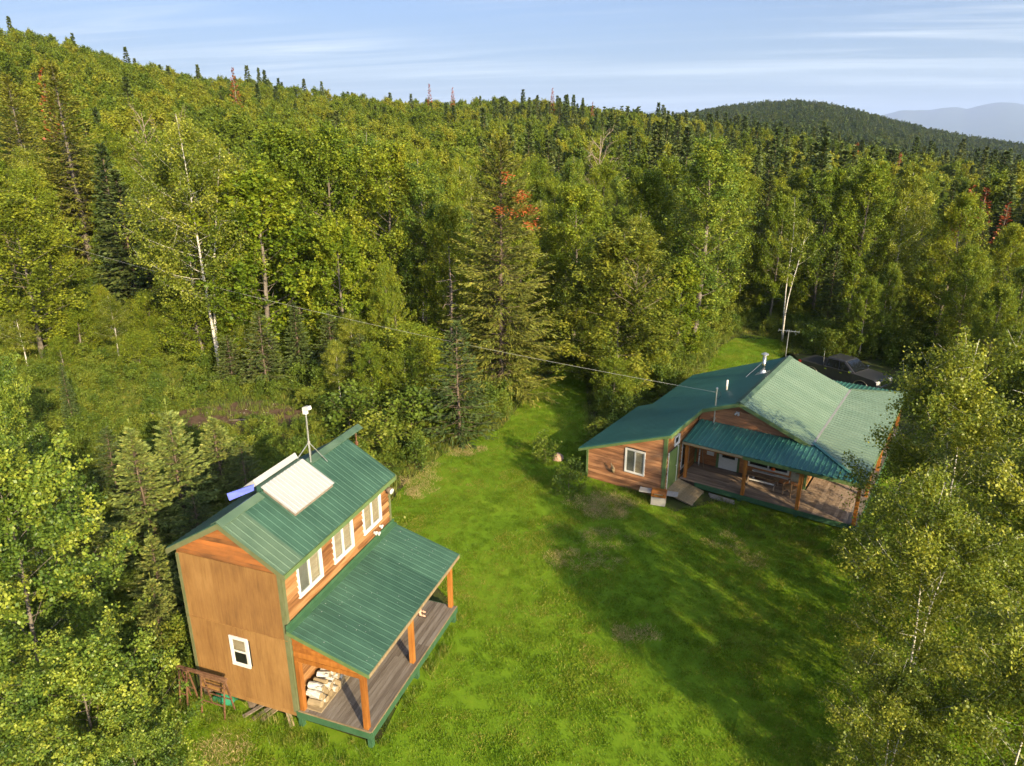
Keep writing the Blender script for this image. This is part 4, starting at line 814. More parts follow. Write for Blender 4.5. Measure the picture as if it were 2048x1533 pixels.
    def front_top(x):
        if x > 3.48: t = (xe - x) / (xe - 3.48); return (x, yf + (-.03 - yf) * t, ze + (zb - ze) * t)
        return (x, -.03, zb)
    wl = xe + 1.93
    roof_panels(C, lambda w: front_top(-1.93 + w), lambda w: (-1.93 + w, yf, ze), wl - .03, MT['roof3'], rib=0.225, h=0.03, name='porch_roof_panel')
    def back_top(x):
        if x > 3.48: t = (xe - x) / (xe - 3.48); return (x, yb + (8.98 - yb) * t, ze + (zb - ze) * t)
        return (x, 8.98, zb)
    roof_panels(C, lambda w: back_top(xe - .03 - w), lambda w: (xe - .03 - w, yb, ze), wl - .03, MT['roof3'], rib=0.225, h=0.03, name='porch_roof_panel')
    MB().bar((3.47, -.02, zb + .045), (xe, yf, ze + .04), .16, .02).build('hip_cap', MT['roof3'], C); MB().bar((3.47, 8.97, zb + .045), (xe, yb, ze + .04), .16, .02).build('hip_cap', MT['roof2'], C)
    for (a, b) in ((-.32, 3.1), (3.105, 6.2), (6.205, 8.97)):
        w, dz = .20, .079
        MB().prism([(0, a, RZ + .05), (w, a, RZ + .05 - dz), (w, a, RZ + .03 - dz), (0, a, RZ + .03), (-w, a, RZ + .03 - dz), (-w, a, RZ + .05 - dz)], (0, b - a, 0)).build('ridge_cap', MT['roof2'], C)
    MB().bar((3.50, -.28, zl(3.47) + .012), (3.50, 8.93, zl(3.47) + .012), .10, .014).build('roof_break_flashing', MT['greyplastic'], C)
    # fascias
    def fascia(p, q, h, mat, th=.03, nm='fascia'):
        MB().bar((p[0], p[1], p[2] - h / 2 - .035), (q[0], q[1], q[2] - h / 2 - .035), th, h).build(nm, mat, C)
    fascia((0.0, -.318, RZ), (3.46, -.318, zl(3.46)), .17, MT['trim']); fascia((0, -.318, RZ), (-1.83, -.318, zl(1.83)), .17, MT['trim'])
    fascia((-1.815, -.33, zl(1.83)), (-1.815, -4.28, zl(1.83)), .19, MT['trim']); fascia((-1.83, -4.318, zl(1.83)), (-6.57, -4.318, zl(6.57)), .12, MT['trim'])
    fascia((-6.585, -4.3, zl(6.57)), (-6.585, 2.7, zl(6.57)), .14, MT['trim']); fascia((-5.715, 2.7, zl(5.7)), (-5.715, 8.95, zl(5.7)), .14, MT['trim']); fascia((0, 8.968, RZ), (-5.7, 8.968, zl(5.7)), .16, MT['trim']); fascia((0, 8.968, RZ), (3.46, 8.968, zl(3.46)), .16, MT['trim'])
    fascia((1.0, yf - .012, ze), (xe, yf - .012, ze), .15, MT['trim'], nm='porch_fascia'); fascia((-1.93, yf - .012, ze), (.98, yf - .012, ze), .10, MT['plank'], nm='porch_fascia'); fascia((xe + .012, yf, ze), (xe + .012, yb, ze), .15, MT['trim'], nm='porch_fascia'); fascia((-1.9, yb + .012, ze), (xe, yb + .012, ze), .15, MT['trim'], nm='porch_fascia')
    MB().add([(-1.98, -4.29, zl(1.98) - .065), (-6.5, -4.29, zl(6.5) - .065), (-6.5, -4.04, zl(6.5) - .065), (-1.98, -4.04, zl(1.98) - .065)], [(0, 1, 2, 3)]).build('soffit', MT['plank'], C)
    MB().box(-1.9, 6.02, -2.27, -2.13, 2.22, 2.36).build('porch_beam', MT['post'], C); MB().box(5.88, 6.02, -2.12, 11.1, 2.22, 2.36).build('porch_beam', MT['post'], C)
    for k in range(13):
        x = -1.75 + k * .45
        if x < 3.4: MB().bar((x, -.06, zb - .12), (x, -2.35, ze - .09), .045, .10).build('rafter', MT['post'], C)
    for (x, y) in ((-1.80, -2.0), (1.11, -2.2), (3.57, -2.2), (5.95, -2.2), (5.95, .9), (5.95, 4.2), (5.95, 7.6), (5.95, 11.0), (2.5, 11.0)):
        MB().box(x - .075, x + .075, y - .075, y + .075, fl + .002, 2.22).build('porch_post', MT['post'], C, bevel=0.008)
    # deck boards
    n = 16
    for k in range(n):
        y0 = -2.22 + k * 2.20 / n
        cuts = [-2.0, 1.2, 3.48] if k % 2 else [-2.0, .2, 3.48]
        for a, b in zip(cuts[:-1], cuts[1:]): MB().box(a + .002, b - .002, y0, y0 + 2.20 / n - .007, fl - .038, fl).build('deck_board', MT['deckb'], C)
    n = 18
    for k in range(n):
        x0 = 3.485 + k * (6.08 - 3.485) / n
        cuts = [-2.22, 1.4, 5.0, 8.4, 11.1] if k % 2 else [-2.22, .2, 3.6, 7.4, 11.1]
        for a, b in zip(cuts[:-1], cuts[1:]): MB().box(x0, x0 + (6.08 - 3.485) / n - .007, a + .002, b - .002, fl - .038, fl).build('deck_board', MT['deck'] if k > 14 else MT['deckb'], C)
    MB().box(-1.2, 6.10, -2.265, -2.225, .14, .39).build('deck_rim', MT['rim'], C); MB().box(6.085, 6.125, -2.22, 11.1, .14, .39).build('deck_rim', MT['rim'], C)
    for x in (1.0, 3.55, 5.95): MB().box(x - .08, x + .08, -2.22, -2.08, -.1, .14).build('deck_foot', MT['rim'], C)
    MB().box(-1.9, 6.0, -2.0, -1.9, -.05, .30).build('skirt_board', MT['bark'], C)
    # ramp
    Rm = empty('plank_ramp'); n = 9
    for k in range(n):
        x0 = -2.02 + k * .15; z = .40 - k * .035
        MB().add([(x0, -3.95, z), (x0 + .14, -3.95, z - .032), (x0 + .14, -2.30, z - .032), (x0, -2.30, z), (x0, -3.95, z - .04), (x0 + .14, -3.95, z - .072), (x0 + .14, -2.30, z - .072), (x0, -2.30, z - .04)], [(0, 1, 2, 3), (7, 6, 5, 4), (0, 4, 5, 1), (1, 5, 6, 2), (2, 6, 7, 3), (3, 7, 4, 0)]).build('plank', MT['plank'], Rm)
    for y in (-3.8, -2.45): MB().bar((-2.0, y, .30), (-.66, y, -.02), .05, .12).build('ramp_joist', MT['dead_wood'], Rm)
    tag(Rm, 'pale plank ramp sloping from the green door to the lawn', 'ramp'); Rm.matrix_world = E
    # barbecue
    G = empty('barbecue_grill'); GM = E @ Matrix.Translation((-2.05, -4.60, -.08)) @ Matrix.Rotation(0.28, 4, 'Z')
    m = MB(); m.prism([(-.34, -.24, .55), (-.34, -.26, .72), (-.34, -.12, .84), (-.34, .14, .84), (-.34, .24, .72), (-.34, .24, .55)], (.68, 0, 0)); m.build('grill_lid', MT['post'], G, bevel=0.01); MB().bar((-.2, -.29, .72), (.2, -.29, .72), .025).build('handle', MT['galv'], G)
    MB().box(-.92, -.36, -.22, .24, .70, .73).build('side_shelf', MT['greyplastic'], G, bevel=.006); MB().box(.36, .86, -.22, .24, .70, .73).build('side_shelf', MT['greyplastic'], G, bevel=.006)
    MB().box(-.33, .33, -.24, .22, .12, .53).build('cabinet', MT['greyplastic'], G); 
    for sx in (-.3, .3): MB().box(sx - .03, sx + .03, -.22, -.16, .0, .12).build('leg', MT['black'], G); MB().tube([(sx, .15, .09), (sx + .04, .15, .09)], .09, 12).build('wheel', MT['black'], G)
    tag(G, 'gas barbecue grill with brown lid and grey side shelves beside the annex wall', 'grill'); G.matrix_world = GM
    # wall ornament
    m = MB(); m.tube([(-4.72, -4.08, .72), (-4.70, -4.20, .95), (-4.78, -4.24, 1.25)], [.05, .045, .02], 6); m.tube([(-4.70, -4.18, .92), (-4.62, -4.25, 1.02), (-4.66, -4.28, 1.2)], [.035, .03, .012], 6); m.box(-4.80, -4.64, -4.09, -4.055, .68, .95)
    o = m.build('carved_wall_ornament', MT['plank'], None, True); tag(o, 'pale branch shaped ornament fixed to the annex wall left of the window', 'ornament'); o.matrix_world = E
    # things on the front porch
    o = MB().box(-1.44, -1.08, -.04, -.01, .98, 1.45).build('wall_sign', MT['white']); tag(o, 'small white notice board on the porch wall by the white door', 'sign'); o.matrix_world = E
    o = MB().tube([(-1.72, -.34, fl), (-1.76, -.22, 1.0), (-1.80, -.06, 1.95)], [.04, .035, .03], 7).build('peeled_pole', MT['birch_bark'], None, True); tag(o, 'pale peeled pole standing against the porch corner wall', 'pole', None); o.matrix_world = E
    o = MB().tube([(-1.42, -.40, fl + .01), (-1.62, -.16, 1.0), (-1.76, -.08, 1.5)], [.02, .018, .015], 6).build('walking_stick', MT['plank'], None, True); tag(o, 'thin stick leaning beside the pale peeled pole', 'stick'); o.matrix_world = E
    T = empty('picnic_table')
    for k in range(3): MB().box(.80, 2.34, -.84 + k * .14, -.71 + k * .14, .83, .865).build('table_plank', MT['chairwood'], T)
    for x in (.95, 2.2):
        for sy in (-1, 1): MB().bar((x, -.64 + sy * .08, .83), (x + .02, -.64 + sy * .36, fl), .05, .07).build('leg', MT['dead_wood'], T)
    MB().bar((.95, -.64, .55), (2.2, -.64, .55), .04, .09).build('stretcher', MT['white'], T)
    tag(T, 'long narrow wooden trestle table on the porch under the long window', 'table'); T.matrix_world = E
    o = MB().box(.95, 2.85, -.28, -.12, .82, .86); 
    for x in (1.05, 2.75): o.box(x - .03, x + .03, -.27, -.13, fl, .82)
    o = o.build('porch_bench', MT['white']); tag(o, 'white plank bench behind the trestle table on the porch', 'bench'); o.matrix_world = E
    Ch = empty('porch_armchair'); CM = E @ Matrix.Translation((2.95, -.98, fl)) @ Matrix.Rotation(-0.45, 4, 'Z')
    MB().box(-.25, .25, -.25, .25, .40, .45).build('seat', MT['chairwood'], Ch)
    for sx in (-.22, .22):
        MB().box(sx - .022, sx + .022, -.24, -.196, 0, .66).build('leg', MT['chairwood'], Ch); MB().bar((sx, .24, 0), (sx, .30, 1.05), .044).build('leg', MT['chairwood'], Ch)
        MB().box(sx - .03, sx + .03, -.26, .26, .66, .69).build('armrest', MT['chairwood'], Ch)
        MB().box(sx - .012, sx + .012, -.2, .22, .16, .19).build('rung', MT['chairwood'], Ch)
    for k in range(5): MB().bar((-.17 + k * .085, .25, .45), (-.17 + k * .085, .30, 1.02), .03, .015).build('slat', MT['chairwood'], Ch)
    MB().box(-.24, .24, .27, .32, .98, 1.06).build('top_rail', MT['chairwood'], Ch)
    tag(Ch, 'wooden armchair with a cream blanket on its back by the porch post', 'chair'); Ch.matrix_world = CM
    m = MB(); rg = np.random.default_rng(3); V = []
    prof = [(.22, .62), (.215, .80), (.235, 1.02), (.29, 1.085), (.345, 1.04), (.36, .86), (.355, .74)]
    for y, z in prof:
        for i in range(7): V.append((-.25 + .5 * i / 6 + rg.uniform(-.02, .02), y + rg.uniform(-.015, .015), z + rg.uniform(-.02, .02)))
    F = [(r * 7 + c, r * 7 + c + 1, (r + 1) * 7 + c + 1, (r + 1) * 7 + c) for r in range(6) for c in range(6)]
    o = m.add(V, F).build('blanket', MT['cream'], None, True); s_ = o.modifiers.new('thick', 'SOLIDIFY'); s_.thickness = 0.03; tag(o, 'cream woolly blanket draped over the porch armchair', 'blanket'); o.matrix_world = CM
    m = MB(); m.lathe((1.88, -.045, 1.0), [(.05, 0), (.10, .03), (.11, .08), (.05, .12)], 8); o = m.build('orange_cloth', MT['orangerag'], None, True); tag(o, 'orange red bundle on the sill of the long porch window', 'cloth'); o.matrix_world = E
    o = MB().prism([(-.45, -2.30, -.02), (.85, -2.36, -.02), (.95, -2.72, -.02), (-.25, -2.62, -.02)], (0, 0, .11)).build('stone_slab', MT['stone'], None, bevel=.02); tag(o, 'flat stone slab on the grass at the porch edge', 'stone'); o.matrix_world = E
    # roof fittings
    F_ = empty('flue_pipe'); x, y = -.58, 5.65; zr = zl(.58)
    MB().tube([(x, y, zr), (x, y, 4.92)], .105, 14).build('flue_tube', MT['silver'], F_, True)
    MB().lathe((x, y, 4.93), [(.10, 0), (.10, .10), (.20, .12), (.20, .15), (.07, .22)], 14).build('rain_cap', MT['galv'], F_)
    m = MB(); m.add([(x - .34, y - .30, zl(.92) + .02), (x + .30, y - .30, zl(.28) + .02), (x + .30, y + .30, zl(.28) + .02), (x - .34, y + .30, zl(.92) + .02), (x - .34, y - .30, zl(.92) + .035), (x + .30, y - .30, zl(.28) + .035), (x + .30, y + .30, zl(.28) + .035), (x - .34, y + .30, zl(.92) + .035)], [(3, 2, 1, 0), (4, 5, 6, 7), (0, 1, 5, 4), (1, 2, 6, 5), (2, 3, 7, 6), (3, 0, 4, 7)]); m.lathe((x, y, zr - .02), [(.22, 0), (.14, .16), (.12, .20)], 14); m.build('flashing_boot', MT['galv'], F_)
    MB().tube([(x - .05, y, 4.62), (-1.38, 5.3, zl(1.38) + .02)], .014, 6).build('brace', MT['galv'], F_)
    tag(F_, 'shiny steel chimney flue with rain cap beside the house ridge', 'chimney'); F_.matrix_world = E
    o = MB().tube([(-1.66, 2.88, zl(1.66) - .01), (-1.66, 2.88, 4.14)], .055, 10).build('vent_pipe', MT['white'], None, True); tag(o, 'short white plastic vent pipe on the teal roof slope', 'vent'); o.matrix_world = E
    M_ = empty('service_mast'); 
    MB().tube([(-1.22, -.13, 2.60), (-1.22, -.16, 4.62)], .035, 8).build('mast_pole', MT['galv'], M_); MB().lathe((-1.22, -.16, 4.60), [(.03, 0), (.06, .02), (.055, .08), (.02, .11)], 8).build('weatherhead', MT['galv'], M_)
    MB().tube([(-1.20, -.16, 4.55), (-1.06, -.12, 4.50), (-1.0, -.10, 4.30), (-1.1, -.14, 4.12), (-1.25, -.18, 4.15)], .010, 5).build('drip_loop', MT['black'], M_)
    MB().box(-1.27, -1.17, -.13, -.0, 3.0, 3.06).build('bracket', MT['galv'], M_)
    tag(M_, 'steel service mast for the overhead cable on the house gable', 'mast'); M_.matrix_world = E
    A = empty('roof_antenna'); ax, ay = -.25, 9.05
    MB().tube([(ax, ay, 3.4), (ax, ay, 5.75)], .022, 7).build('mast_pole', MT['galv'], A)
    MB().bar((ax - .55, ay - .1, 5.68), (ax + .55, ay + .1, 5.68), .025).build('boom', MT['galv'], A)
    for t in (-.5, -.3, -.1, .1, .3, .5): MB().bar((ax + t * 1.1 - .06 * 1, ay + t * .2 + .33, 5.68), (ax + t * 1.1 + .06, ay + t * .2 - .33, 5.68), .012).build('element', MT['galv'], A)
    m = MB(); m.bar((ax - .45, ay + .2, 5.52), (ax - .35, ay - .2, 5.52), .012); m.bar((ax + .35, ay + .2, 5.55), (ax + .45, ay - .2, 5.55), .012); m.build('dipole', MT['galv'], A)
    tag(A, 'spiky television antenna on a thin pole behind the house ridge', 'antenna'); A.matrix_world = E
    m = MB(); m.box(-.20, -.04, -.06, .0, 3.52, 3.60); m.tube([(-.17, -.05, 3.57), (-.20, -.18, 3.50)], [.035, .055], 8); m.tube([(-.07, -.05, 3.57), (-.04, -.18, 3.50)], [.035, .055], 8)
    o = m.build('floodlight', MT['white'], None, False); tag(o, 'white twin floodlight high on the house gable', 'lamp'); o.matrix_world = E
    # overhead cable
    a = E @ Vector((-1.22, -.17, 4.45)); b = Vector((-42.6, 58.0, 9.9)); m = MB(); pts = []
    for i in range(41):
        t = i / 40; p = a.lerp(b, t); p.z -= 4 * 0.9 * t * (1 - t); pts.append(tuple(p))
    o = m.tube(pts, .008, 5).build('overhead_cable', MT['wire']); tag(o, 'pale overhead cable running from the house mast into the trees', 'cable')
house()
def utility():
    P = empty('utility_pole'); MB().tube([(-42.6, 58, -.5), (-42.6, 58, 10.6)], [.15, .11], 10).build('pole_shaft', MT['dead_wood'], P); MB().bar((-43.3, 57.6, 10.1), (-41.9, 58.4, 10.1), .10).build('crossarm', MT['dead_wood'], P)
    tag(P, 'wooden utility pole holding the overhead cable at the far left', 'pole')
    for (x, y, z, lb) in ((-34.7, 51.7, 9.6, 'yellowish guy wire nearer the clearing from the utility pole to the ground'), (-36.5, 51.5, 7.4, 'yellowish guy wire nearer the gate from the utility pole to the ground')):
        o = MB().tube([(-42.5, 57.95, z), (x, y, 0.0)], [.016, .022], 6).build('guy_wire', MT['straw']); tag(o, lb, 'wire', 'guy wires of the utility pole')
    G = empty('white_gate', (-48.3, 65.2, gz(-48.3, 65.2)), 0.3)
    for x in (-1.6, 0.0): MB().box(x - .08, x + .08, -.08, .08, -.2, 1.7).build('post', MT['white'], G)
    for z in (.5, .85, 1.2): MB().box(-1.52, -.08, -.03, .03, z, z + .07).build('rail', MT['white'], G)
    for k in range(6): MB().box(-1.40 + k * .24, -1.36 + k * .24, -.045, -.032, .42, 1.30).build('picket', MT['white'], G)
    tag(G, 'small white gate post and rails at the left edge below the golden tree', 'gate')
utility()

# ------------------------------------------------------------------ pickup truck
def truck():
    T = empty('pickup_truck', (23.15, 46.38, 0.0), math.atan2(-.824, .566))   # local x = forward
    tag(T, 'black crew cab pickup truck parked in the shade behind the house', 'truck')
    def sec(name, prof, hw, mat, taper=None, bev=0.04):
        m = MB(); m.prism([(x, -hw, z) for x, z in prof], (0, 2 * hw, 0)); return m.build(name, mat, T, bevel=bev)
    arch = lambda cx: [(cx + .52 * math.cos(a), .40 + .52 * math.sin(a)) for a in np.linspace(0, math.pi, 9)]
    fx, rx = 1.85, -1.83
    body = [(2.88, .48), (2.92, .80), (2.86, 1.05), (2.70, 1.17), (1.25, 1.27), (-1.05, 1.27), (-1.05, 1.24), (-2.86, 1.24), (-2.90, .60), (rx - .52, .45)] + arch(rx)[::-1] + [(rx + .52, .40), (fx - .52, .40)] + arch(fx)[::-1] + [(fx + .52, .45)]
    sec('body', body, .99, MT['carpaint'])
    MB().box(-2.80, -1.12, -.86, .86, 1.10, 1.246).build('bed_interior', MT['black'], T)
    # cabin greenhouse
    m = MB(); lo = [(1.30, .90, 1.26), (-1.08, .90, 1.26), (-1.08, -.90, 1.26), (1.30, -.90, 1.26)]; hi = [(.42, .72, 1.90), (-.88, .72, 1.90), (-.88, -.72, 1.90), (.42, -.72, 1.90)]
    m.add(lo + hi, [(0, 1, 2, 3), (7, 6, 5, 4), (0, 4, 5, 1), (1, 5, 6, 2), (2, 6, 7, 3), (3, 7, 4, 0)]); m.build('cab', MT['carpaint'], T, bevel=.05)
    def mixp(a, b, t): return tuple(a[i] + (b[i] - a[i]) * t for i in range(3))
    for s in (1, -1):
        for (xa, xb, ua, ub) in ((1.06, .16, .36, .06), (.08, -.80, .0, -.74)):
            p = [(xa, s * .905, 1.30), (xb, s * .905, 1.30), (ub, s * .765, 1.80), (ua, s * .765, 1.80)]; q = [(x, y + s * .006, z) for x, y, z in p]
            MB().add(p + q, [(0, 1, 2, 3), (7, 6, 5, 4), (0, 4, 5, 1), (1, 5, 6, 2), (2, 6, 7, 3), (3, 7, 4, 0)]).build('side_window', MT['autoglass'], T)
        for (x0, x1) in ((.17, 1.22), (-.98, .12)):
            d = MB().box(x0, x1, s * .990 if s > 0 else -.998, .998 if s > 0 else -.990, .58, 1.24).build('door', MT['carpaint'], T)
            MB().box(x0 + .10, x0 + .28, s * 1.0 if s > 0 else -1.02, 1.02 if s > 0 else -1.0, 1.08, 1.12).build('handle', MT['chrome'], d)
        MB().box(.98, 1.16, s * 1.0 if s > 0 else -1.22, 1.22 if s > 0 else -1.0, 1.28, 1.46).build('mirror', MT['chrome'], T, bevel=.03)
        MB().box(2.62, 2.90, s * .62 if s > 0 else -.96, .96 if s > 0 else -.62, .86, 1.10).build('headlight', MT['white'], T, bevel=.02)
        MB().box(-2.92, -2.70, s * .84 if s > 0 else -.995, .995 if s > 0 else -.84, .86, 1.22).build('tail_light', MT['redlamp'], T, bevel=.02)
        MB().box(-1.20, 1.20, s * .93 if s > 0 else -1.06, 1.06 if s > 0 else -.93, .36, .42).build('running_board', MT['chrome'], T)
        for cx in (fx, rx):
            MB().tube([(cx, s * .74, .40), (cx, s * .76, .40), (cx, s * .98, .40), (cx, s * 1.0, .40)], [.36, .40, .40, .36], 22).build('tyre', MT['tyre'], T)
            rm = MB().tube([(cx, s * .985, .40), (cx, s * 1.012, .40)], [.26, .24], 18); rm.build('rim', MT['alloy'], T)
            sp = MB()
            for k in range(6):
                a = k * math.pi / 3; sp.bar((cx + .05 * math.cos(a), s * 1.016, .40 + .05 * math.sin(a)), (cx + .22 * math.cos(a), s * 1.016, .40 + .22 * math.sin(a)), .05, .02, up=(0, 1, 0))
            sp.build('spoke', MT['black'], T)
            MB().tube([(cx + .55 * math.cos(a), s * .995, .40 + .55 * math.sin(a)) for a in np.linspace(0.05, math.pi - .05, 9)], .025, 5).build('wheel_arch', MT['alloy'], T)
    p = [(1.26, .80, 1.31), (1.26, -.80, 1.31), (.48, -.66, 1.85), (.48, .66, 1.85)]; q = [(x + .02, y, z + .02) for x, y, z in p]
    MB().add(p + q, [(0, 1, 2, 3), (7, 6, 5, 4), (0, 4, 5, 1), (1, 5, 6, 2), (2, 6, 7, 3), (3, 7, 4, 0)]).build('windscreen', MT['autoglass'], T)
    m = MB(); m.box(2.84, 2.945, -.60, .60, .74, 1.06)
    m.build('grille', MT['chrome'], T, bevel=.02); MB().box(2.80, 3.0, -.98, .98, .46, .68).build('bumper', MT['chrome'], T, bevel=.03); MB().box(-3.0, -2.86, -.95, .95, .46, .64).build('bumper', MT['chrome'], T, bevel=.03)
    MB().tube([(-1.1, -.80, 1.24), (-1.13, -.82, 2.3)], .008, 5).build('radio_aerial', MT['wire'], T)
truck()

# ------------------------------------------------------------------ trees that stand out in the picture
random.seed(21)
BIG = [
 ('gold0', 'maple_tree', -36.3, 52.0, 13.0, 1.25, 'rounded golden green broadleaf tree at the left edge above the white gate'),
 ('larch0', 'tamarack_tree', -44.5, 74.0, 20.5, 1.3, 'tall airy golden conifer with a visible pale trunk above the clearing'),
 ('larch0', 'tamarack_tree', -53.1, 80.0, 18.5, 1.25, 'airy golden conifer at the left edge behind the round golden tree'),
 ('bare', 'dead_tree', -43.5, 88.0, 15.5, .6, 'half bare grey branched tree right of the tall golden conifer'),
 ('spruce0', 'spruce_tree', -33.7, 62.0, 13.0, 1.25, 'dark shaded spruce between the golden conifer and the white birch'),
 ('spruce2', 'spruce_tree', -30.5, 58.5, 9.0, 1.2, 'lower dark spruce in the shade left of the white birch'),
 ('wbirch0', 'birch_tree', -21.7, 49.5, 18.6, 1.0, 'big forked birch with white trunk at the edge of the clearing'),
 ('birch1', 'birch_tree', -24.5, 53.0, 16.5, 1.3, 'slender birch just left of the big forked birch'),
 ('lmaple0', 'maple_tree', -17.8, 50.0, 14.9, 1.26, 'bright yellow green maple right of the forked white birch'),
 ('maple2', 'maple_tree', -17.7, 56.5, 17.9, 1.15, 'tall maple rising behind the bright yellow green maple'),
 ('maple3', 'maple_tree', -13.9, 55.0, 17.9, 1.03, 'tall dense maple in the front row left of the centre'),
 ('aspen0', 'aspen_tree', -12.0, 60.0, 17.6, 1.1, 'tall plume shaped poplar behind the front row left of the centre'),
 ('maple0', 'maple_tree', -9.4, 54.5, 16.6, 1.09, 'tall maple with upright sprays left of the grey snag'),
 ('lmaple0', 'maple_tree', -12.3, 49.5, 11.5, 1.0, 'lower leafy maple in the front row above the small firs'),
 ('aspen0', 'aspen_tree', -6.6, 53.0, 15.6, 1.15, 'leafy poplar rising directly behind the grey snag'),
 ('maple2', 'maple_tree', -4.6, 50.5, 12.4, .85, 'maple squeezed between the snag and the big hemlock'),
 ('maple3', 'maple_tree', -8.6, 47.5, 8.5, .95, 'low broad maple above the dark shrubs left of the snag'),
 ('maple0', 'maple_tree', 4.9, 53.0, 13.5, 1.09, 'maple directly right of the tall hemlock across the grass lane'),
 ('broadfir0', 'layered_tree', 7.2, 45.8, 11.1, 1.15, 'broad pale tree in flat leafy layers with bare inner twigs left of the long house'),
 ('aspen0', 'aspen_tree', 14.9, 54.7, 17.4, 1.32, 'tall sunlit poplar behind the house left of the television antenna'),
 ('maple1', 'maple_tree', 11.5, 60.0, 14.3, 1.05, 'maple behind the broad pale layered tree and left of the tall poplar'),
 ('lmaple0', 'maple_tree', 12.8, 52.0, 8.0, 1.25, 'low bright maple at the foot of the tall sunlit poplar'),
 ('maple3', 'maple_tree', 18.4, 62.5, 15.4, .95, 'maple directly right of the tall sunlit poplar'),
 ('slim0', 'birch_tree', 22.9, 57.2, 12.5, 1.0, 'thin birch with white stem and small crown above the television antenna'),
 ('maple0', 'maple_tree', 27.6, 63.0, 14.3, .95, 'dark lower trunked maple behind the truck bed'),
 ('maple1', 'maple_tree', 30.3, 61.5, 15.0, .95, 'tall yellow topped maple behind the truck cab'),
 ('birch1', 'birch_tree', 33.6, 61.0, 14.3, .95, 'birch with yellow top right of the tall yellow topped maple'),
 ('maple2', 'maple_tree', 35.5, 56.5, 12.8, 1.0, 'broad maple at the right behind the truck bonnet'),
 ('maple3', 'maple_tree', 32.2, 49.0, 9.6, .95, 'shaded low maple beside the front of the truck'),
 ('aspen0', 'aspen_tree', 33.2, 45.0, 9.2, 1.2, 'poplar near the right edge behind the foreground birches'),
 ('maple0', 'maple_tree', 39.0, 55.0, 10.5, .95, 'maple at the right edge below the dead red spruces'),
 ('hemlock0', 'hemlock_tree', -0.7, 43.8, 16.0, 1.0, 'tall ragged hemlock with an orange red dead patch near its top'),
 ('fir0', 'fir_tree', -3.0, 36.6, 6.9, 1.0, 'small bushy fir with bare lower trunk at the lawn edge'),
 ('fir1', 'fir_tree', -16.7, 45.0, 5.6, 1.0, 'small fir in the row below the bright yellow green maple'),
 ('spruce1', 'fir_tree', -14.8, 46.5, 5.8, 1.2, 'second small fir in the row with a thin pointed top'),
 ('fir0', 'fir_tree', -12.4, 46.2, 5.2, 1.0, 'olive green fir with a bare stem in the row left of the shrubs'),
 ('fir1', 'fir_tree', -9.8, 43.5, 4.4, 1.1, 'dark low fir in the row directly behind the antenna head'),
 ('fir0', 'fir_tree', -19.2, 45.5, 3.8, 1.2, 'wide low fir at the dirt patch under the forked birch'),
 ('spruce1', 'spruce_tree', -25.4, 37.5, 4.3, .75, 'thin yellow young conifer standing alone in the clearing'),
 ('nspruce0', 'spruce_tree', -14.8, 25.0, 5.6, 1.0, 'young spruce with pale leader left of the double tipped one'),
 ('nspruce1', 'spruce_tree', -14.0, 26.4, 5.8, 1.0, 'young spruce with the tallest pale leader beside the cabin roof'),
 ('nspruce0', 'spruce_tree', -13.2, 28.6, 4.6, 1.15, 'bluish young spruce closest to the cabin roof'),
 ('fir1', 'fir_tree', -11.7, 27.6, 3.9, 1.1, 'dark bluish fir in the cabin shade behind the white hatch'),
 ('fir0', 'fir_tree', -12.2, 23.8, 3.6, 1.1, 'dark fir in the cabin shade below the blue flap'),
 ('nspruce1', 'spruce_tree', -11.9, 19.6, 2.6, 1.0, 'low young spruce beside the plywood wall'),
 ('nspruce0', 'spruce_tree', -12.6, 21.2, 3.2, 1.1, 'low young spruce behind the one beside the plywood wall'),
 ('nspruce1', 'spruce_tree', -15.8, 22.5, 4.2, 1.1, 'young spruce in shade between the cabin and the left foreground poplar'),
 ('fir1', 'fir_tree', -18.6, 29.5, 3.8, 1.0, 'yellowish young fir below the thin conifer in the clearing'),
 ('maple2', 'maple_tree', 23.8, 63.0, 12.0, .9, 'dark leafy maple behind the thin white stemmed birch'),
]
for k, nm, x, y, H, wd, lb in BIG: tree(k, nm, x, y, H, lb, wid=wd)
NEAR = [
 ('naspen0', 'aspen_tree', -13.0, 15.8, 9.4, .92, 'large sunlit poplar filling the left foreground beside the cabin'),
 ('naspen1', 'aspen_tree', -9.6, 12.6, 6.2, 1.0, 'shaded poplar at the bottom left corner'),
 ('naspen0', 'aspen_tree', -8.6, 12.2, 4.6, .9, 'low shaded poplar nearest the lawn at the bottom left'),
 ('naspen1', 'aspen_tree', -21.2, 26.5, 8.8, .7, 'poplar with long leaf sprays at the left edge above the large sunlit poplar'),
 ('nbirch0', 'birch_tree', -17.2, 22.0, 6.4, .9, 'lower birch at the left edge behind the large sunlit poplar'),
 ('nbirch0', 'birch_tree', 15.9, 22.8, 10.4, .9, 'tall birch in the right foreground reaching over the house porch'),
 ('nbirch1', 'birch_tree', 11.7, 16.8, 8.2, .88, 'middle birch of the right foreground clump with white trunk showing'),
 ('nbirch2', 'birch_tree', 16.2, 17.6, 9.6, .95, 'tall birch at the right edge of the foreground clump'),
 ('nbirch1', 'birch_tree', 9.2, 13.2, 5.4, .9, 'lowest birch of the right foreground clump next to the lawn'),
 ('nbirch2', 'birch_tree', 11.4, 12.0, 7.4, .9, 'birch at the bottom right corner'),
]
for k, nm, x, y, H, wd, lb in NEAR: tree(k, nm, x, y, H, lb, wid=wd)
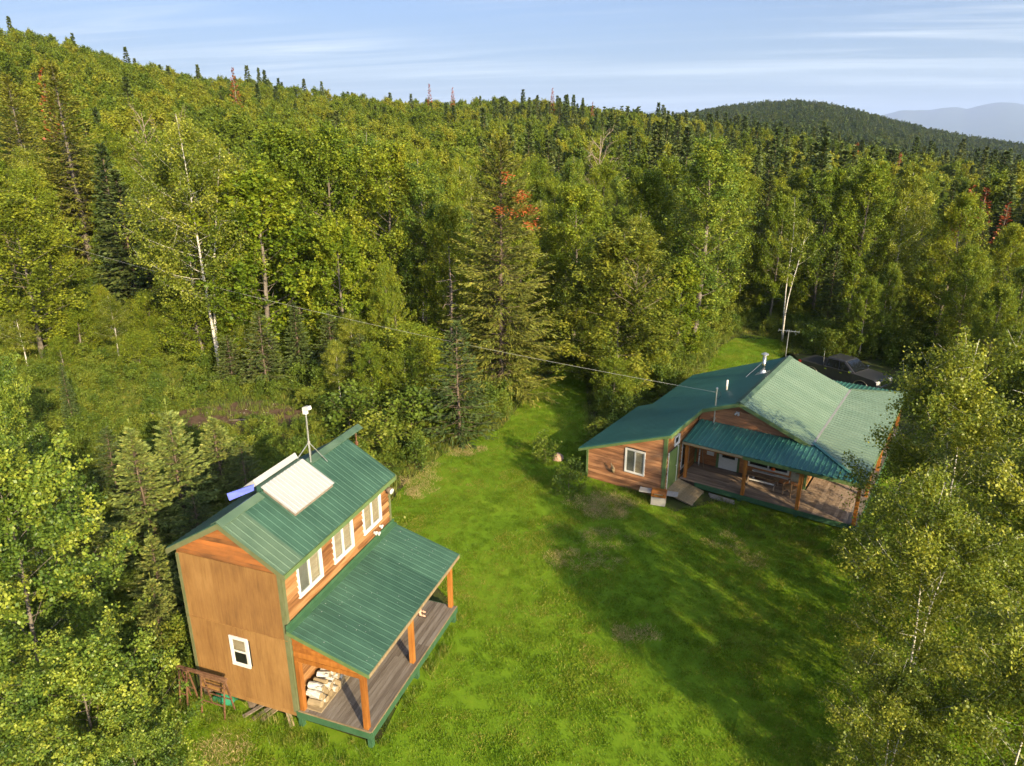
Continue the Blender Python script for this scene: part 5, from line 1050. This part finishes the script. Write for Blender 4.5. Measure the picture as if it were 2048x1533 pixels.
# orange dead patch on the hemlock
def dead_patch():
    rng = np.random.default_rng(8); C = []
    for (cx, cy, cz, r, n) in ((1.25, -1.0, 13.0, .45, 150), (1.75, -.7, 12.2, .40, 110), (.35, -.9, 14.2, .35, 60), (.9, -1.2, 12.1, .45, 60), (-.1, -1.4, 12.3, .35, 60), (1.9, -.9, 11.4, .35, 80)):
        C.append(rng.normal(size=(n, 3)) * np.array([r, r * .6, r * .7]) * .6 + np.array([cx, cy, cz]))
    C = np.concatenate(C); U = rng.normal(size=C.shape); U[:, 2] *= .4; U = unit(U); W = unit(np.cross(U, rng.normal(size=C.shape)))
    V, F = rot_quads(C, U, W, rng.uniform(.15, .32, len(C)), np.full(len(C), .06)); me = np_mesh('dead_patch', V, F, MT['red'], {'tint': rng.uniform(.3, 1, len(C))})
    h = [o for o in bpy.data.objects if 'ragged hemlock with' in o.get('label', '')][0]; o = mobj('dead_foliage', me, h); h.rotation_euler = (0, 0, 0); o['kind'] = 'stuff'; o['label'] = 'orange red dead branches'
dead_patch()
SAP = [(-44, 60.5), (-41.5, 58), (-39, 59), (-36.5, 56), (-34, 57), (-32, 54.5), (-29.5, 55.5), (-28, 53), (-26, 52), (-23.6, 51), (-20, 49.3), (-30.5, 52), (-34, 53.2), (-38, 55.3), (-18.6, 47.2), (-15.4, 48.6), (-13.2, 47.6), (-11, 46.4), (-7.6, 46.2), (-5.6, 44.8), (-3.2, 43.4), (-6.4, 42.6), (-8.8, 41.4), (-11.2, 42.8), (-27, 48.5), (-32, 47.5), (-36, 49.5)]
for i, (x, y) in enumerate(SAP):
    tree(('beech0', 'maple3', 'birch1')[i % 3], 'sapling_tree', x, y, random.uniform(3.2, 5.6), ('low ', 'middling ', 'taller ')[(i // 3) % 3] + ('bushy', 'upright', 'slender')[i % 3] + ' young leafy tree ' + ('closest to the gate' if x < -40 else 'below the golden tree by the gate' if x < -33 else 'left of the forked birch at the clearing' if x < -22 else 'below the bright yellow green maple' if x < -12.5 else 'among the dark shrubs left of the snag'), 'saplings along the clearing edge', wid=random.uniform(1.0, 1.5))
LIB['twigs'] = (*bare_tree('twigs', 6, 4.0, 2.2, MT['dead_wood'], 16, 0.045), 5.0)
DEAD = [('snag', 'dead_tree', -4.1, 46.2, 8.2, 1.0, 'bare grey snag with short broken side branches left of the hemlock'), ('bare', 'dead_tree', 10.8, 90.0, 15.5, .8, 'leafless grey tree in the canopy above the broad pale layered tree'),
        ('bare', 'dead_tree', -47.0, 106.0, 14.5, .45, 'leafless pale tree on the slope above the forked birch'), ('snag', 'dead_tree', -7.6, 44.6, 5.4, .35, 'thin pale bent dead stem among the shrubs left of the snag'),
        ('redspruce0', 'dead_spruce', 54.0, 85, 11.5, 1.0, 'leftmost dead red brown spruce of three at the right edge'), ('redspruce1', 'dead_spruce', 57.0, 87, 11.2, 1.1, 'middle dead red brown spruce of three at the right edge'), ('redspruce0', 'dead_spruce', 56.6, 82, 10.0, 1.0, 'rightmost dead red brown spruce of three at the right edge'),
        ('redspruce1', 'dead_spruce', 70.0, 150, 16.5, .8, 'dead red spruce below the distant hill, left of a second one'), ('redspruce0', 'dead_spruce', 68.5, 141, 14.4, .7, 'dead red spruce just below the first one under the distant hill'), ('redspruce1', 'dead_spruce', 79.2, 150, 15.5, .7, 'dead red spruce right of centre on the falling right slope'), ('redspruce0', 'dead_spruce', 82.3, 150, 13.5, .7, 'small dead red spruce beside the one on the falling right slope'),
        ('redspruce0', 'dead_spruce', -54.3, 88, 19.0, .6, 'reddish thin dead spruce at the upper left above the golden conifers'), ('redspruce1', 'dead_spruce', -69.5, 190, 19.5, .7, 'brown bare spruce on the left skyline slope')]
for k, nm, x, y, H, wd, lb in DEAD: tree(k, nm, x, y, H, lb, wid=wd, crown='branch' if k in ('snag', 'bare') else 'crown')
_e = [o for o in bpy.data.objects if 'flat leafy layers' in o.get('label', '')][0]
_t = mobj('bare_twigs', LIB['twigs'][1], _e); _t.location = (0.5, -1.9, 4.2); _t['kind'] = 'stuff'
# skyline spires
SKY = [(3.9, 285, 19.5), (20.8, 284, 20), (24.7, 284, 16), (26.5, 282, 18), (-4.5, 285, 18.5), (9.6, 285, 19), (-12, 285, 18), (-6.8, 280, 17), (6.5, 282, 19), (14.0, 280, 17), (17.8, 280, 18), (22.9, 280, 19), (-136.7, 241, 20), (-149, 231, 20), (-125, 249, 19), (-89, 268, 20), (-86, 268, 18), (-92, 267, 17), (-69, 275, 19), (56.6, 278, 18), (68, 275, 18), (61, 277, 15), (-38, 284, 18), (-107, 260, 19)]
for i, (x, y, H) in enumerate(SKY): tree('fspruce%d' % (i % 4), 'spruce_tree', x, y, H * (.80 + .03 * (i % 4)), 'dark pointed spruce standing above the canopy on the skyline ridge', 'spruces on the skyline ridge', wid=.80 + .08 * (i % 3))
for i, (x, y, H, lb) in enumerate(((-22.3, 284, 18.5, 'dead red spruce on the skyline left of the row of dark spires'), (-30.9, 283, 19.5, 'slim reddish spruce on the skyline furthest left of the spire row'), (15.2, 284, 18.5, 'dead red spruce on the skyline in the middle of the dark spire row'), (30.3, 283, 15, 'small dead red spruce on the skyline right of the dark spire row'))): tree('redspruce%d' % (i % 2), 'dead_spruce', x, y, H, lb, wid=.6)
# ------------------------------------------------------------------ forest fill
CLEAR = [(-52, 70), (-40, 60), (-25, 52.5), (-19.5, 47.5), (-11, 43), (-7, 41), (-4, 38), (-6, 30), (-9, 14), (-9, 0), (-40, 0), (-40, 30), (-55, 50)]
HOUSE = [(-7.5, -5.5), (8, -5.5), (8, 13), (-7.5, 12)]
def local_house(x, y):
    dx, dy = x - 11.195, y - 31.88; c, s = math.cos(.604), math.sin(.604); return c * dx - s * dy, s * dx + c * dy
def fill():
    rng = np.random.default_rng(2024); pts = []
    grid = {}
    def ok(x, y, d):
        i, j = int(x // 6), int(y // 6)
        for a in (-1, 0, 1):
            for b in (-1, 0, 1):
                for (u, v, e) in grid.get((i + a, j + b), ()):
                    if (u - x) ** 2 + (v - y) ** 2 < (0.5 * (d + e)) ** 2: return False
        return True
    def put(x, y, d): grid.setdefault((int(x // 6), int(y // 6)), []).append((x, y, d))
    for x, y, w in PLACED: put(x, y, 4.6)
    N = 56000; rr = np.sqrt(rng.uniform(40 ** 2, 345 ** 2, N)); az = np.radians(rng.uniform(-62, 62, N)); X, Y = rr * np.sin(az), rr * np.cos(az)
    bad = inpoly(X, Y, LAWN) | inpoly(X, Y, CLEAR); lx, ly = local_house(X, Y); bad |= (lx > -8) & (lx < 17) & (ly > -30) & (ly < 14.5); bad |= np.hypot(X - 23.0, Y - 46.0) < 8.0
    for k in (1.5, 3): 
        for dx, dy in ((k, 0), (-k, 0), (0, k), (0, -k)): bad |= inpoly(X + dx, Y + dy, LAWN)
    bad |= (Y < 46) & (X > -6) & (X < 14)
    sel = np.argsort(rr)
    for n in sel:
        if bad[n]: continue
        r = rr[n]; d = 3.6 if r < 90 else 4.4 if r < 180 else 5.2
        d *= rng.uniform(.85, 1.25)
        if ok(X[n], Y[n], d): put(X[n], Y[n], d); pts.append((X[n], Y[n], r, math.degrees(az[n])))
    return pts, rng
def gn_scatter(name, P, idx, sc, rz, meshes, kind='stuff', tilt=None):
    col = bpy.data.collections.new(name + '_source')
    for i, me in enumerate(meshes):
        o = bpy.data.objects.new('%s_source_%03d' % (name, i), me); col.objects.link(o)
    me = bpy.data.meshes.new(name); P = np.asarray(P, np.float32); me.vertices.add(len(P)); me.vertices.foreach_set('co', P.ravel())
    for nm, arr, ty in (('idx', np.asarray(idx, np.int32), 'INT'), ('sc', np.asarray(sc, np.float32), 'FLOAT'), ('rz', np.asarray(rz, np.float32), 'FLOAT')):
        a = me.attributes.new(nm, ty, 'POINT'); a.data.foreach_set('value', arr)
    o = mobj(name, me); o['kind'] = kind
    ng = bpy.data.node_groups.new(name + '_scatter', 'GeometryNodeTree'); ng.interface.new_socket('Geometry', in_out='INPUT', socket_type='NodeSocketGeometry'); ng.interface.new_socket('Geometry', in_out='OUTPUT', socket_type='NodeSocketGeometry')
    gi = ng.nodes.new('NodeGroupInput'); go = ng.nodes.new('NodeGroupOutput'); ip = ng.nodes.new('GeometryNodeInstanceOnPoints'); ci = ng.nodes.new('GeometryNodeCollectionInfo')
    ci.inputs['Collection'].default_value = col; ci.inputs['Separate Children'].default_value = True; ci.inputs['Reset Children'].default_value = True
    def na(n, ty):
        a = ng.nodes.new('GeometryNodeInputNamedAttribute'); a.data_type = ty; a.inputs['Name'].default_value = n; return a.outputs['Attribute']
    cx = ng.nodes.new('ShaderNodeCombineXYZ'); ng.links.new(na('rz', 'FLOAT'), cx.inputs[2]); er = ng.nodes.new('FunctionNodeEulerToRotation'); ng.links.new(cx.outputs[0], er.inputs[0])
    ng.links.new(gi.outputs[0], ip.inputs['Points']); ng.links.new(ci.outputs[0], ip.inputs['Instance']); ip.inputs['Pick Instance'].default_value = True
    ng.links.new(na('idx', 'INT'), ip.inputs['Instance Index']); ng.links.new(er.outputs[0], ip.inputs['Rotation']); ng.links.new(na('sc', 'FLOAT'), ip.inputs['Scale']); ng.links.new(ip.outputs[0], go.inputs[0])
    md = o.modifiers.new('scatter', 'NODES'); md.node_group = ng
    return o
MARKS = [(-36, 'above the white gate'), (-31, 'behind the tall golden conifer'), (-27, 'behind the half bare grey tree'), (-22.5, 'behind the big forked birch'), (-18, 'behind the bright yellow green maple'), (-13, 'above the antenna head'), (-9, 'behind the front row maples'), (-5, 'behind the grey snag'), (-1, 'behind the tall ragged hemlock'), (3.5, 'above the grass lane'), (8, 'behind the broad pale layered tree'), (12.5, 'left of the tall sunlit poplar'), (16, 'behind the tall sunlit poplar'), (20.5, 'above the television antenna'), (24, 'above the truck bed'), (28, 'above the truck bonnet'), (32, 'left of the dead red spruces'), (36, 'around the dead red spruces')]
def where(x, y, r, H):
    a = math.degrees(math.atan2(x, y)); m = min(MARKS, key=lambda q: abs(q[0] - a))[1]
    b = 'close behind the front row' if r < 68 else 'in the nearer rows' if r < 80 else 'in the middle rows' if r < 95 else 'in the farther rows' if r < 112 else 'well back on the slope' if r < 140 else 'far up the slope' if r < 175 else 'near the skyline'
    return m + ' ' + b
def forest():
    pts, rng = fill(); nb = ns = 0; rest = []
    mids = ['maple0', 'maple1', 'maple2', 'maple3', 'birch1', 'aspen0', 'maple0', 'maple2']; nm = {'maple': 'maple_tree', 'birch': 'birch_tree', 'aspen': 'aspen_tree'}
    cnt = {'l': 0, 'm': 0, 'r': 0}
    for (x, y, r, a) in pts:
        cl = math.sin(x * .055 + 1.3) * math.cos(y * .047 + .4)
        pc = 0.10 if a < 0 else 0.16 if a < 10 else (0.22 if r < 90 else 0.50)
        con = rng.uniform() < pc + 0.12 * cl
        H = (rng.uniform(10.5, 14.5) if r > 80 else rng.uniform(9.5, 13.5)) * (1.0 if not con else rng.uniform(.85, 1.22)); 
        if a > 27 and r < 100: H *= .62
        elif a > 18 and r < 90: H *= .85
        inframe = abs(a) < 37.2
        sp = where(x, y, r, H); wd_ = rng.uniform(.8, 1.05) if con else rng.uniform(.85, 1.15)
        side = 'left hillside' if a < -14 else 'wooded ridge in the middle' if a < 12 else 'right slope below the far hill'
        if con and inframe and ns < 270 and r < 210:
            ns += 1; tree(('spruce%d' % rng.integers(4)) if r < 95 else ('fspruce%d' % rng.integers(4)), 'spruce_tree', x, y, H, ('small' if H < 10.8 else 'mid sized' if H < 12.3 else 'pointed' if H < 14 else 'tall') + (' narrow' if wd_ < .92 else ' wide') + ' dark spruce ' + sp, 'spruces in the %s forest' % side, wid=wd_); continue
        if (not con) and inframe and nb < 262 and r < 130:
            nb += 1; k = mids[rng.integers(len(mids))] if r < 105 else 'far%d' % rng.integers(6)
            tree(k, 'broadleaf_tree', x, y, H, ('low' if H < 10.8 else 'mid sized' if H < 12.2 else 'high' if H < 13.3 else 'tall') + (' slender' if wd_ < .95 else ' full' if wd_ < 1.05 else ' broad') + ' broadleaf tree ' + sp, 'broadleaf trees in the %s forest' % side, wid=wd_); continue
        rest.append((x, y, gz(x, y) - .05, (6 + rng.integers(4)) if con else rng.integers(6), H / 13.0, rng.uniform(0, 6.28)))
    q = np.array(rest); gn_scatter('forest', q[:, :3], q[:, 3], q[:, 4], q[:, 5], [LIB['far%d' % i][1] for i in range(6)] + [LIB['fspruce%d' % i][1] for i in range(4)])
    print('FILL', len(pts), nb, ns, len(rest))
    # distant hill forest
    N = 26000; rr = np.sqrt(rng.uniform(340 ** 2, 1650 ** 2, N)); az = np.radians(rng.uniform(2, 50, N)); X, Y = rr * np.sin(az), rr * np.cos(az)
    con = rng.uniform(size=N) < .5
    q = np.stack([X, Y, ground_z(X, Y) - .1], -1); gn_scatter('distant_forest', q, np.where(con, 3, rng.integers(0, 3, N)), rng.uniform(.75, 1.25, N), rng.uniform(0, 6.28, N), [LIB['hill%d' % i][1] for i in range(3)] + [LIB['hillspruce0'][1]])
forest()

# ------------------------------------------------------------------ undergrowth, grass and small ground things
def tuft(name, seed, n, rad, lo, hi, w, mat, lean=.5):
    rng = np.random.default_rng(seed); a = rng.uniform(0, 6.28, n); r = rad * np.sqrt(rng.uniform(0, 1, n)); L = rng.uniform(lo, hi, n); U = np.stack([rng.normal(size=n) * lean, rng.normal(size=n) * lean, np.ones(n)], -1); U = unit(U)
    C = np.stack([r * np.cos(a), r * np.sin(a), np.zeros(n)], -1) + U * (L * .45)[:, None]; W = unit(np.cross(U, rng.normal(size=(n, 3)))); V, F = rot_quads(C, U, W, L, np.full(n, w))
    return np_mesh(name, V, F, mat, {'tint': rng.uniform(0, 1, n)})
def fern(name, seed, mat, n=9, ln=.7):
    rng = np.random.default_rng(seed); Cs, Us, Ws, Ls, Wd = [], [], [], [], []
    for i in range(n):
        a = i * 6.28 / n + rng.uniform(-.3, .3); h = np.array([math.cos(a), math.sin(a), 0]); s = np.array([-h[1], h[0], 0]); l = ln * rng.uniform(.7, 1.15)
        for t in np.linspace(.12, 1, 9):
            p = h * l * t + np.array([0, 0, l * (1.1 * t - .85 * t * t)])
            for sd in (-1, 1):
                w = l * .30 * math.sin(math.pi * (t * .85 + .12)); d = unit((s * sd + h * .5)[None])[0]; Cs.append(p + d * w * .5); Us.append(d); Ws.append(unit(np.cross(d, np.array([0, 0, 1.]) + rng.normal(size=3) * .3)[None])[0]); Ls.append(w); Wd.append(l * .10)
    V, F = rot_quads(np.array(Cs), np.array(Us), np.array(Ws), np.array(Ls), np.array(Wd)); return np_mesh(name, V, F, mat, {'tint': rng.uniform(.2, 1, len(Cs))})
GR = [tuft('grass_tuft', 200 + i, (60, 46, 30)[i], .28, .045, (.085, .10, .14)[i], (.013, .018, .024)[i], MT['grass'], (.40, .5, .7)[i]) for i in range(3)]
TG = [tuft('tall_grass_tuft', 210 + i, 40, .30, .22, .55, .018, MT['tallgrass'], .35) for i in range(3)]
ST = [tuft('straw_tuft', 220 + i, 60, .35, .10, .24, .014, MT['straw'], 1.1) for i in range(2)]
FN = [fern('fern', 230 + i, MT['shrub']) for i in range(2)]
SH = [LIB['shrub0'][1], LIB['shrub1'][1]]
def solid(x, y):
    """True where a building or the truck stands"""
    lx, ly = local_house(x, y); b = (lx > -6.3) & (lx < 6.2) & (ly > -2.3) & (ly < 11.2) | (lx > -6.3) & (lx < -.7) & (ly > -4.1) & (ly < 0)
    dx, dy = x + 6.246, y - 16.071; c, s = math.cos(.3376), math.sin(.3376); cx, cy = c * dx - s * dy, s * dx + c * dy
    return b | (cx > -3.6) & (cx < 2.5) & (cy > -.05) & (cy < 6), lx, ly, cx, cy
def ground_cover():
    rng = np.random.default_rng(66)
    def rnd(n, x0, x1, y0, y1): return rng.uniform(x0, x1, n), rng.uniform(y0, y1, n)
    x, y = rnd(61000, -13, 28, 1, 61); b, *_ = solid(x, y); k = inpoly(x, y, LAWN) & ~b ; x, y = x[k], y[k]; n = len(x)
    gn_scatter('lawn_grass', np.stack([x, y, np.full(n, .016)], -1), rng.integers(0, 3, n), rng.uniform(.75, 1.1, n) * (0.9 + 0.22 * np.sin(x * .9 + 2 * np.sin(y * .35)) * np.cos(y * .7)), rng.uniform(0, 6.28, n), GR)
    # taller rough grass: lawn margins, house foundations, the clearing
    P = []
    x, y = rnd(60000, -60, 40, 8, 72); b, lx, ly, cx, cy = solid(x, y); lawn = inpoly(x, y, LAWN); near = np.zeros(len(x), bool)
    for a in np.linspace(0, 6.28, 9)[:-1]: near |= inpoly(x + 1.3 * np.cos(a), y + 1.3 * np.sin(a), LAWN)
    edge_ = (~lawn) & near & ~((lx > -7) & (lx < 17) & (ly > -30) & (ly < 0))
    found = lawn & ~b & ((lx > -7.4) & (lx < 7) & (ly > -5.0) & (ly < 2) | (cx > -4.2) & (cx < 2.8) & (cy > -.8) & (cy < 6.5)) & (rng.uniform(size=len(x)) < .8)
    found &= ~((lx > -2.1) & (lx < -.4) & (ly < -2.2)) 
    dirt = (((x + 16.8) / 4.2) ** 2 + ((y - 40.0) / 2.6) ** 2 < 1)
    clear = inpoly(x, y, CLEAR) & ~lawn & ~b & ~(dirt & (rng.uniform(size=len(x)) < .6)) & (rng.uniform(size=len(x)) < .6)
    k = (edge_ | found | clear) & (np.hypot(x - 22.5, y - 46.0) > 7.5); x, y = x[k], y[k]; fd = found[k]; n = len(x); sc = rng.uniform(.6, 1.2, n) * np.where(fd, .65, 1.0)
    gn_scatter('tall_grass', np.stack([x, y, ground_z(x, y)], -1), rng.integers(0, 3, n), sc, rng.uniform(0, 6.28, n), TG)
    # ferns and shrubs in the clearing and under the forest edge
    x, y = rnd(13000, -62, 46, 10, 78); b, lx, ly, cx, cy = solid(x, y); lawn = inpoly(x, y, LAWN)
    for a in np.linspace(0, 6.28, 7)[:-1]: lawn |= inpoly(x + .7 * np.cos(a), y + .7 * np.sin(a), LAWN)
    hb = (lx > -7) & (lx < 17) & (ly > -30) & (ly < 13); dirt = (((x + 16.8) / 4.4) ** 2 + ((y - 40.0) / 2.8) ** 2 < 1)
    k = ~b & ~lawn & ~hb & ~dirt & (np.hypot(x - 22.5, y - 46.0) > 7.5) & (np.hypot(x, y) > 11); x, y = x[k], y[k]; n = len(x)
    cl = inpoly(x, y, CLEAR); big = rng.uniform(size=n) < np.where(cl, .42, .65)
    idx = np.where(big, rng.integers(0, 2, n), 2 + rng.integers(0, 2, n)); sc = np.where(big, rng.uniform(.3, .85, n) * np.where(cl, .85, 1.15), rng.uniform(.7, 1.4, n))
    gn_scatter('undergrowth', np.stack([x, y, ground_z(x, y) - .02], -1), idx, sc, rng.uniform(0, 6.28, n), SH + FN)
    # dry patches on the lawn
    X = []
    for (cx_, cy_, rx, ry, m) in ((4.2, 29.3, 1.6, .9, 70), (2.9, 24.6, 1.6, .8, 26), (4.4, 26.2, 2.0, .7, 24), (4.3, 20.1, .8, .45, 22), (9.2, 26, 1.0, .6, 12), (9.6, 24.8, .7, .7, 10), (-4.6, 32.0, .9, 2.2, 60), (-2.8, 35.2, 1.2, .7, 40), (-8.2, 14.9, .9, .8, 30), (4.2, 28.5, 1.2, .5, 30)):
        a = rng.uniform(0, 6.28, m); r = np.sqrt(rng.uniform(0, 1, m)); X.append(np.stack([cx_ + rx * r * np.cos(a), cy_ + ry * r * np.sin(a), np.full(m, .01)], -1))
    X = np.concatenate(X); n = len(X); gn_scatter('dry_grass', X, rng.integers(0, 2, n), rng.uniform(.5, 1.0, n), rng.uniform(0, 6.28, n), ST)
    m = MB(); th = np.linspace(0, 6.28, 22)[:-1]; m.prism([(-16.8 + 4.4 * math.cos(a) * (1 + .15 * math.sin(3 * a)), 40.0 + 2.7 * math.sin(a) * (1 + .12 * math.cos(4 * a)), .004) for a in th], (0, 0, .004))
    m.build('dirt_patch', surf('bare_soil', [(.3, (.065, .040, .026)), (.7, (.13, .085, .055))], 3, rough=.95, spec=.1, bump=.3))['kind'] = 'structure'
    V = MB()
    for i in range(45):
        a, r = rng.uniform(0, 6.28), math.sqrt(rng.uniform()); px, py, s = -16.8 + 4.4 * r * math.cos(a), 40 + 2.8 * r * math.sin(a), rng.uniform(.02, .06); V.lathe((px, py, 0), [(s, 0), (s * 1.1, s * .4), (s * .5, s * .8)], 5)
    V.build('gravel', MT['stone'])['kind'] = 'stuff'
ground_cover()
def ground_things():
    def shrub(kind, x, y, H, wd, lb, name='shrub'):
        return tree(kind, name, x, y, H, lb, wid=wd, cat='shrub')
    shrub('shrub0', 2.8, 30.3, 1.9, 1.0, 'leafy young shrub on the lawn in front of the annex wall corner')
    shrub('shrub1', 1.7, 33.8, 1.5, 1.2, 'pale flowering weedy shrub beside the pinkish boulder')
    shrub('shrub0', 5.0, 36.0, 1.6, 1.5, 'dark shrub under the low eave of the long house')
    shrub('maple', 0, 0, 1, 1, '') if False else None
    shrub('beech0', 6.4, 41.4, 3.6, 1.0, 'bushy low tree hanging over the back eave of the long house')
    shrub('beech0', 10.2, 46.6, 3.2, .8, 'sunlit bush behind the back eave of the long house')
    shrub('shrub1', -7.2, 34.5, 2.6, 1.4, 'dark green shrub right behind the cabin hoist beam'); shrub('shrub0', -5.6, 36.8, 3.2, 1.3, 'dark green shrub left of the small bushy fir'); shrub('shrub1', -9.2, 37.5, 3.0, 1.4, 'yellow green shrub behind the antenna mast')
    shrub('shrub0', -4.9, 33.2, 1.5, 1.2, 'low sunlit shrub at the lawn edge behind the cabin')
    shrub('beech0', -6.6, 41.0, 4.2, .9, 'leafy low tree above the dark shrubs behind the cabin')
    m = MB(); m.lathe((2.45, 34.1, -.1), [(.28, 0), (.33, .15), (.28, .34), (.14, .46)], 10); o = m.build('boulder', MT['pinkstone'], None, True); tag(o, 'pinkish boulder beside the weedy shrub on the lawn', 'boulder')
    m = MB(); m.tube([(-17.2, 39.4, .08), (-16.0, 39.5, .10), (-14.7, 39.2, .06)], [.07, .06, .03], 7); tag(m.build('fallen_branch', MT['dead_wood'], None, True), 'pale fallen branch lying on the bare soil patch', 'branch')
    m = MB(); m.lathe((-22.3, 40.2, -.05), [(.22, 0), (.25, .15), (.12, .3)], 8); tag(m.build('boulder', MT['stone'], None, True), 'small grey rock in the clearing left of the bare soil', 'boulder')
ground_things()
haze()
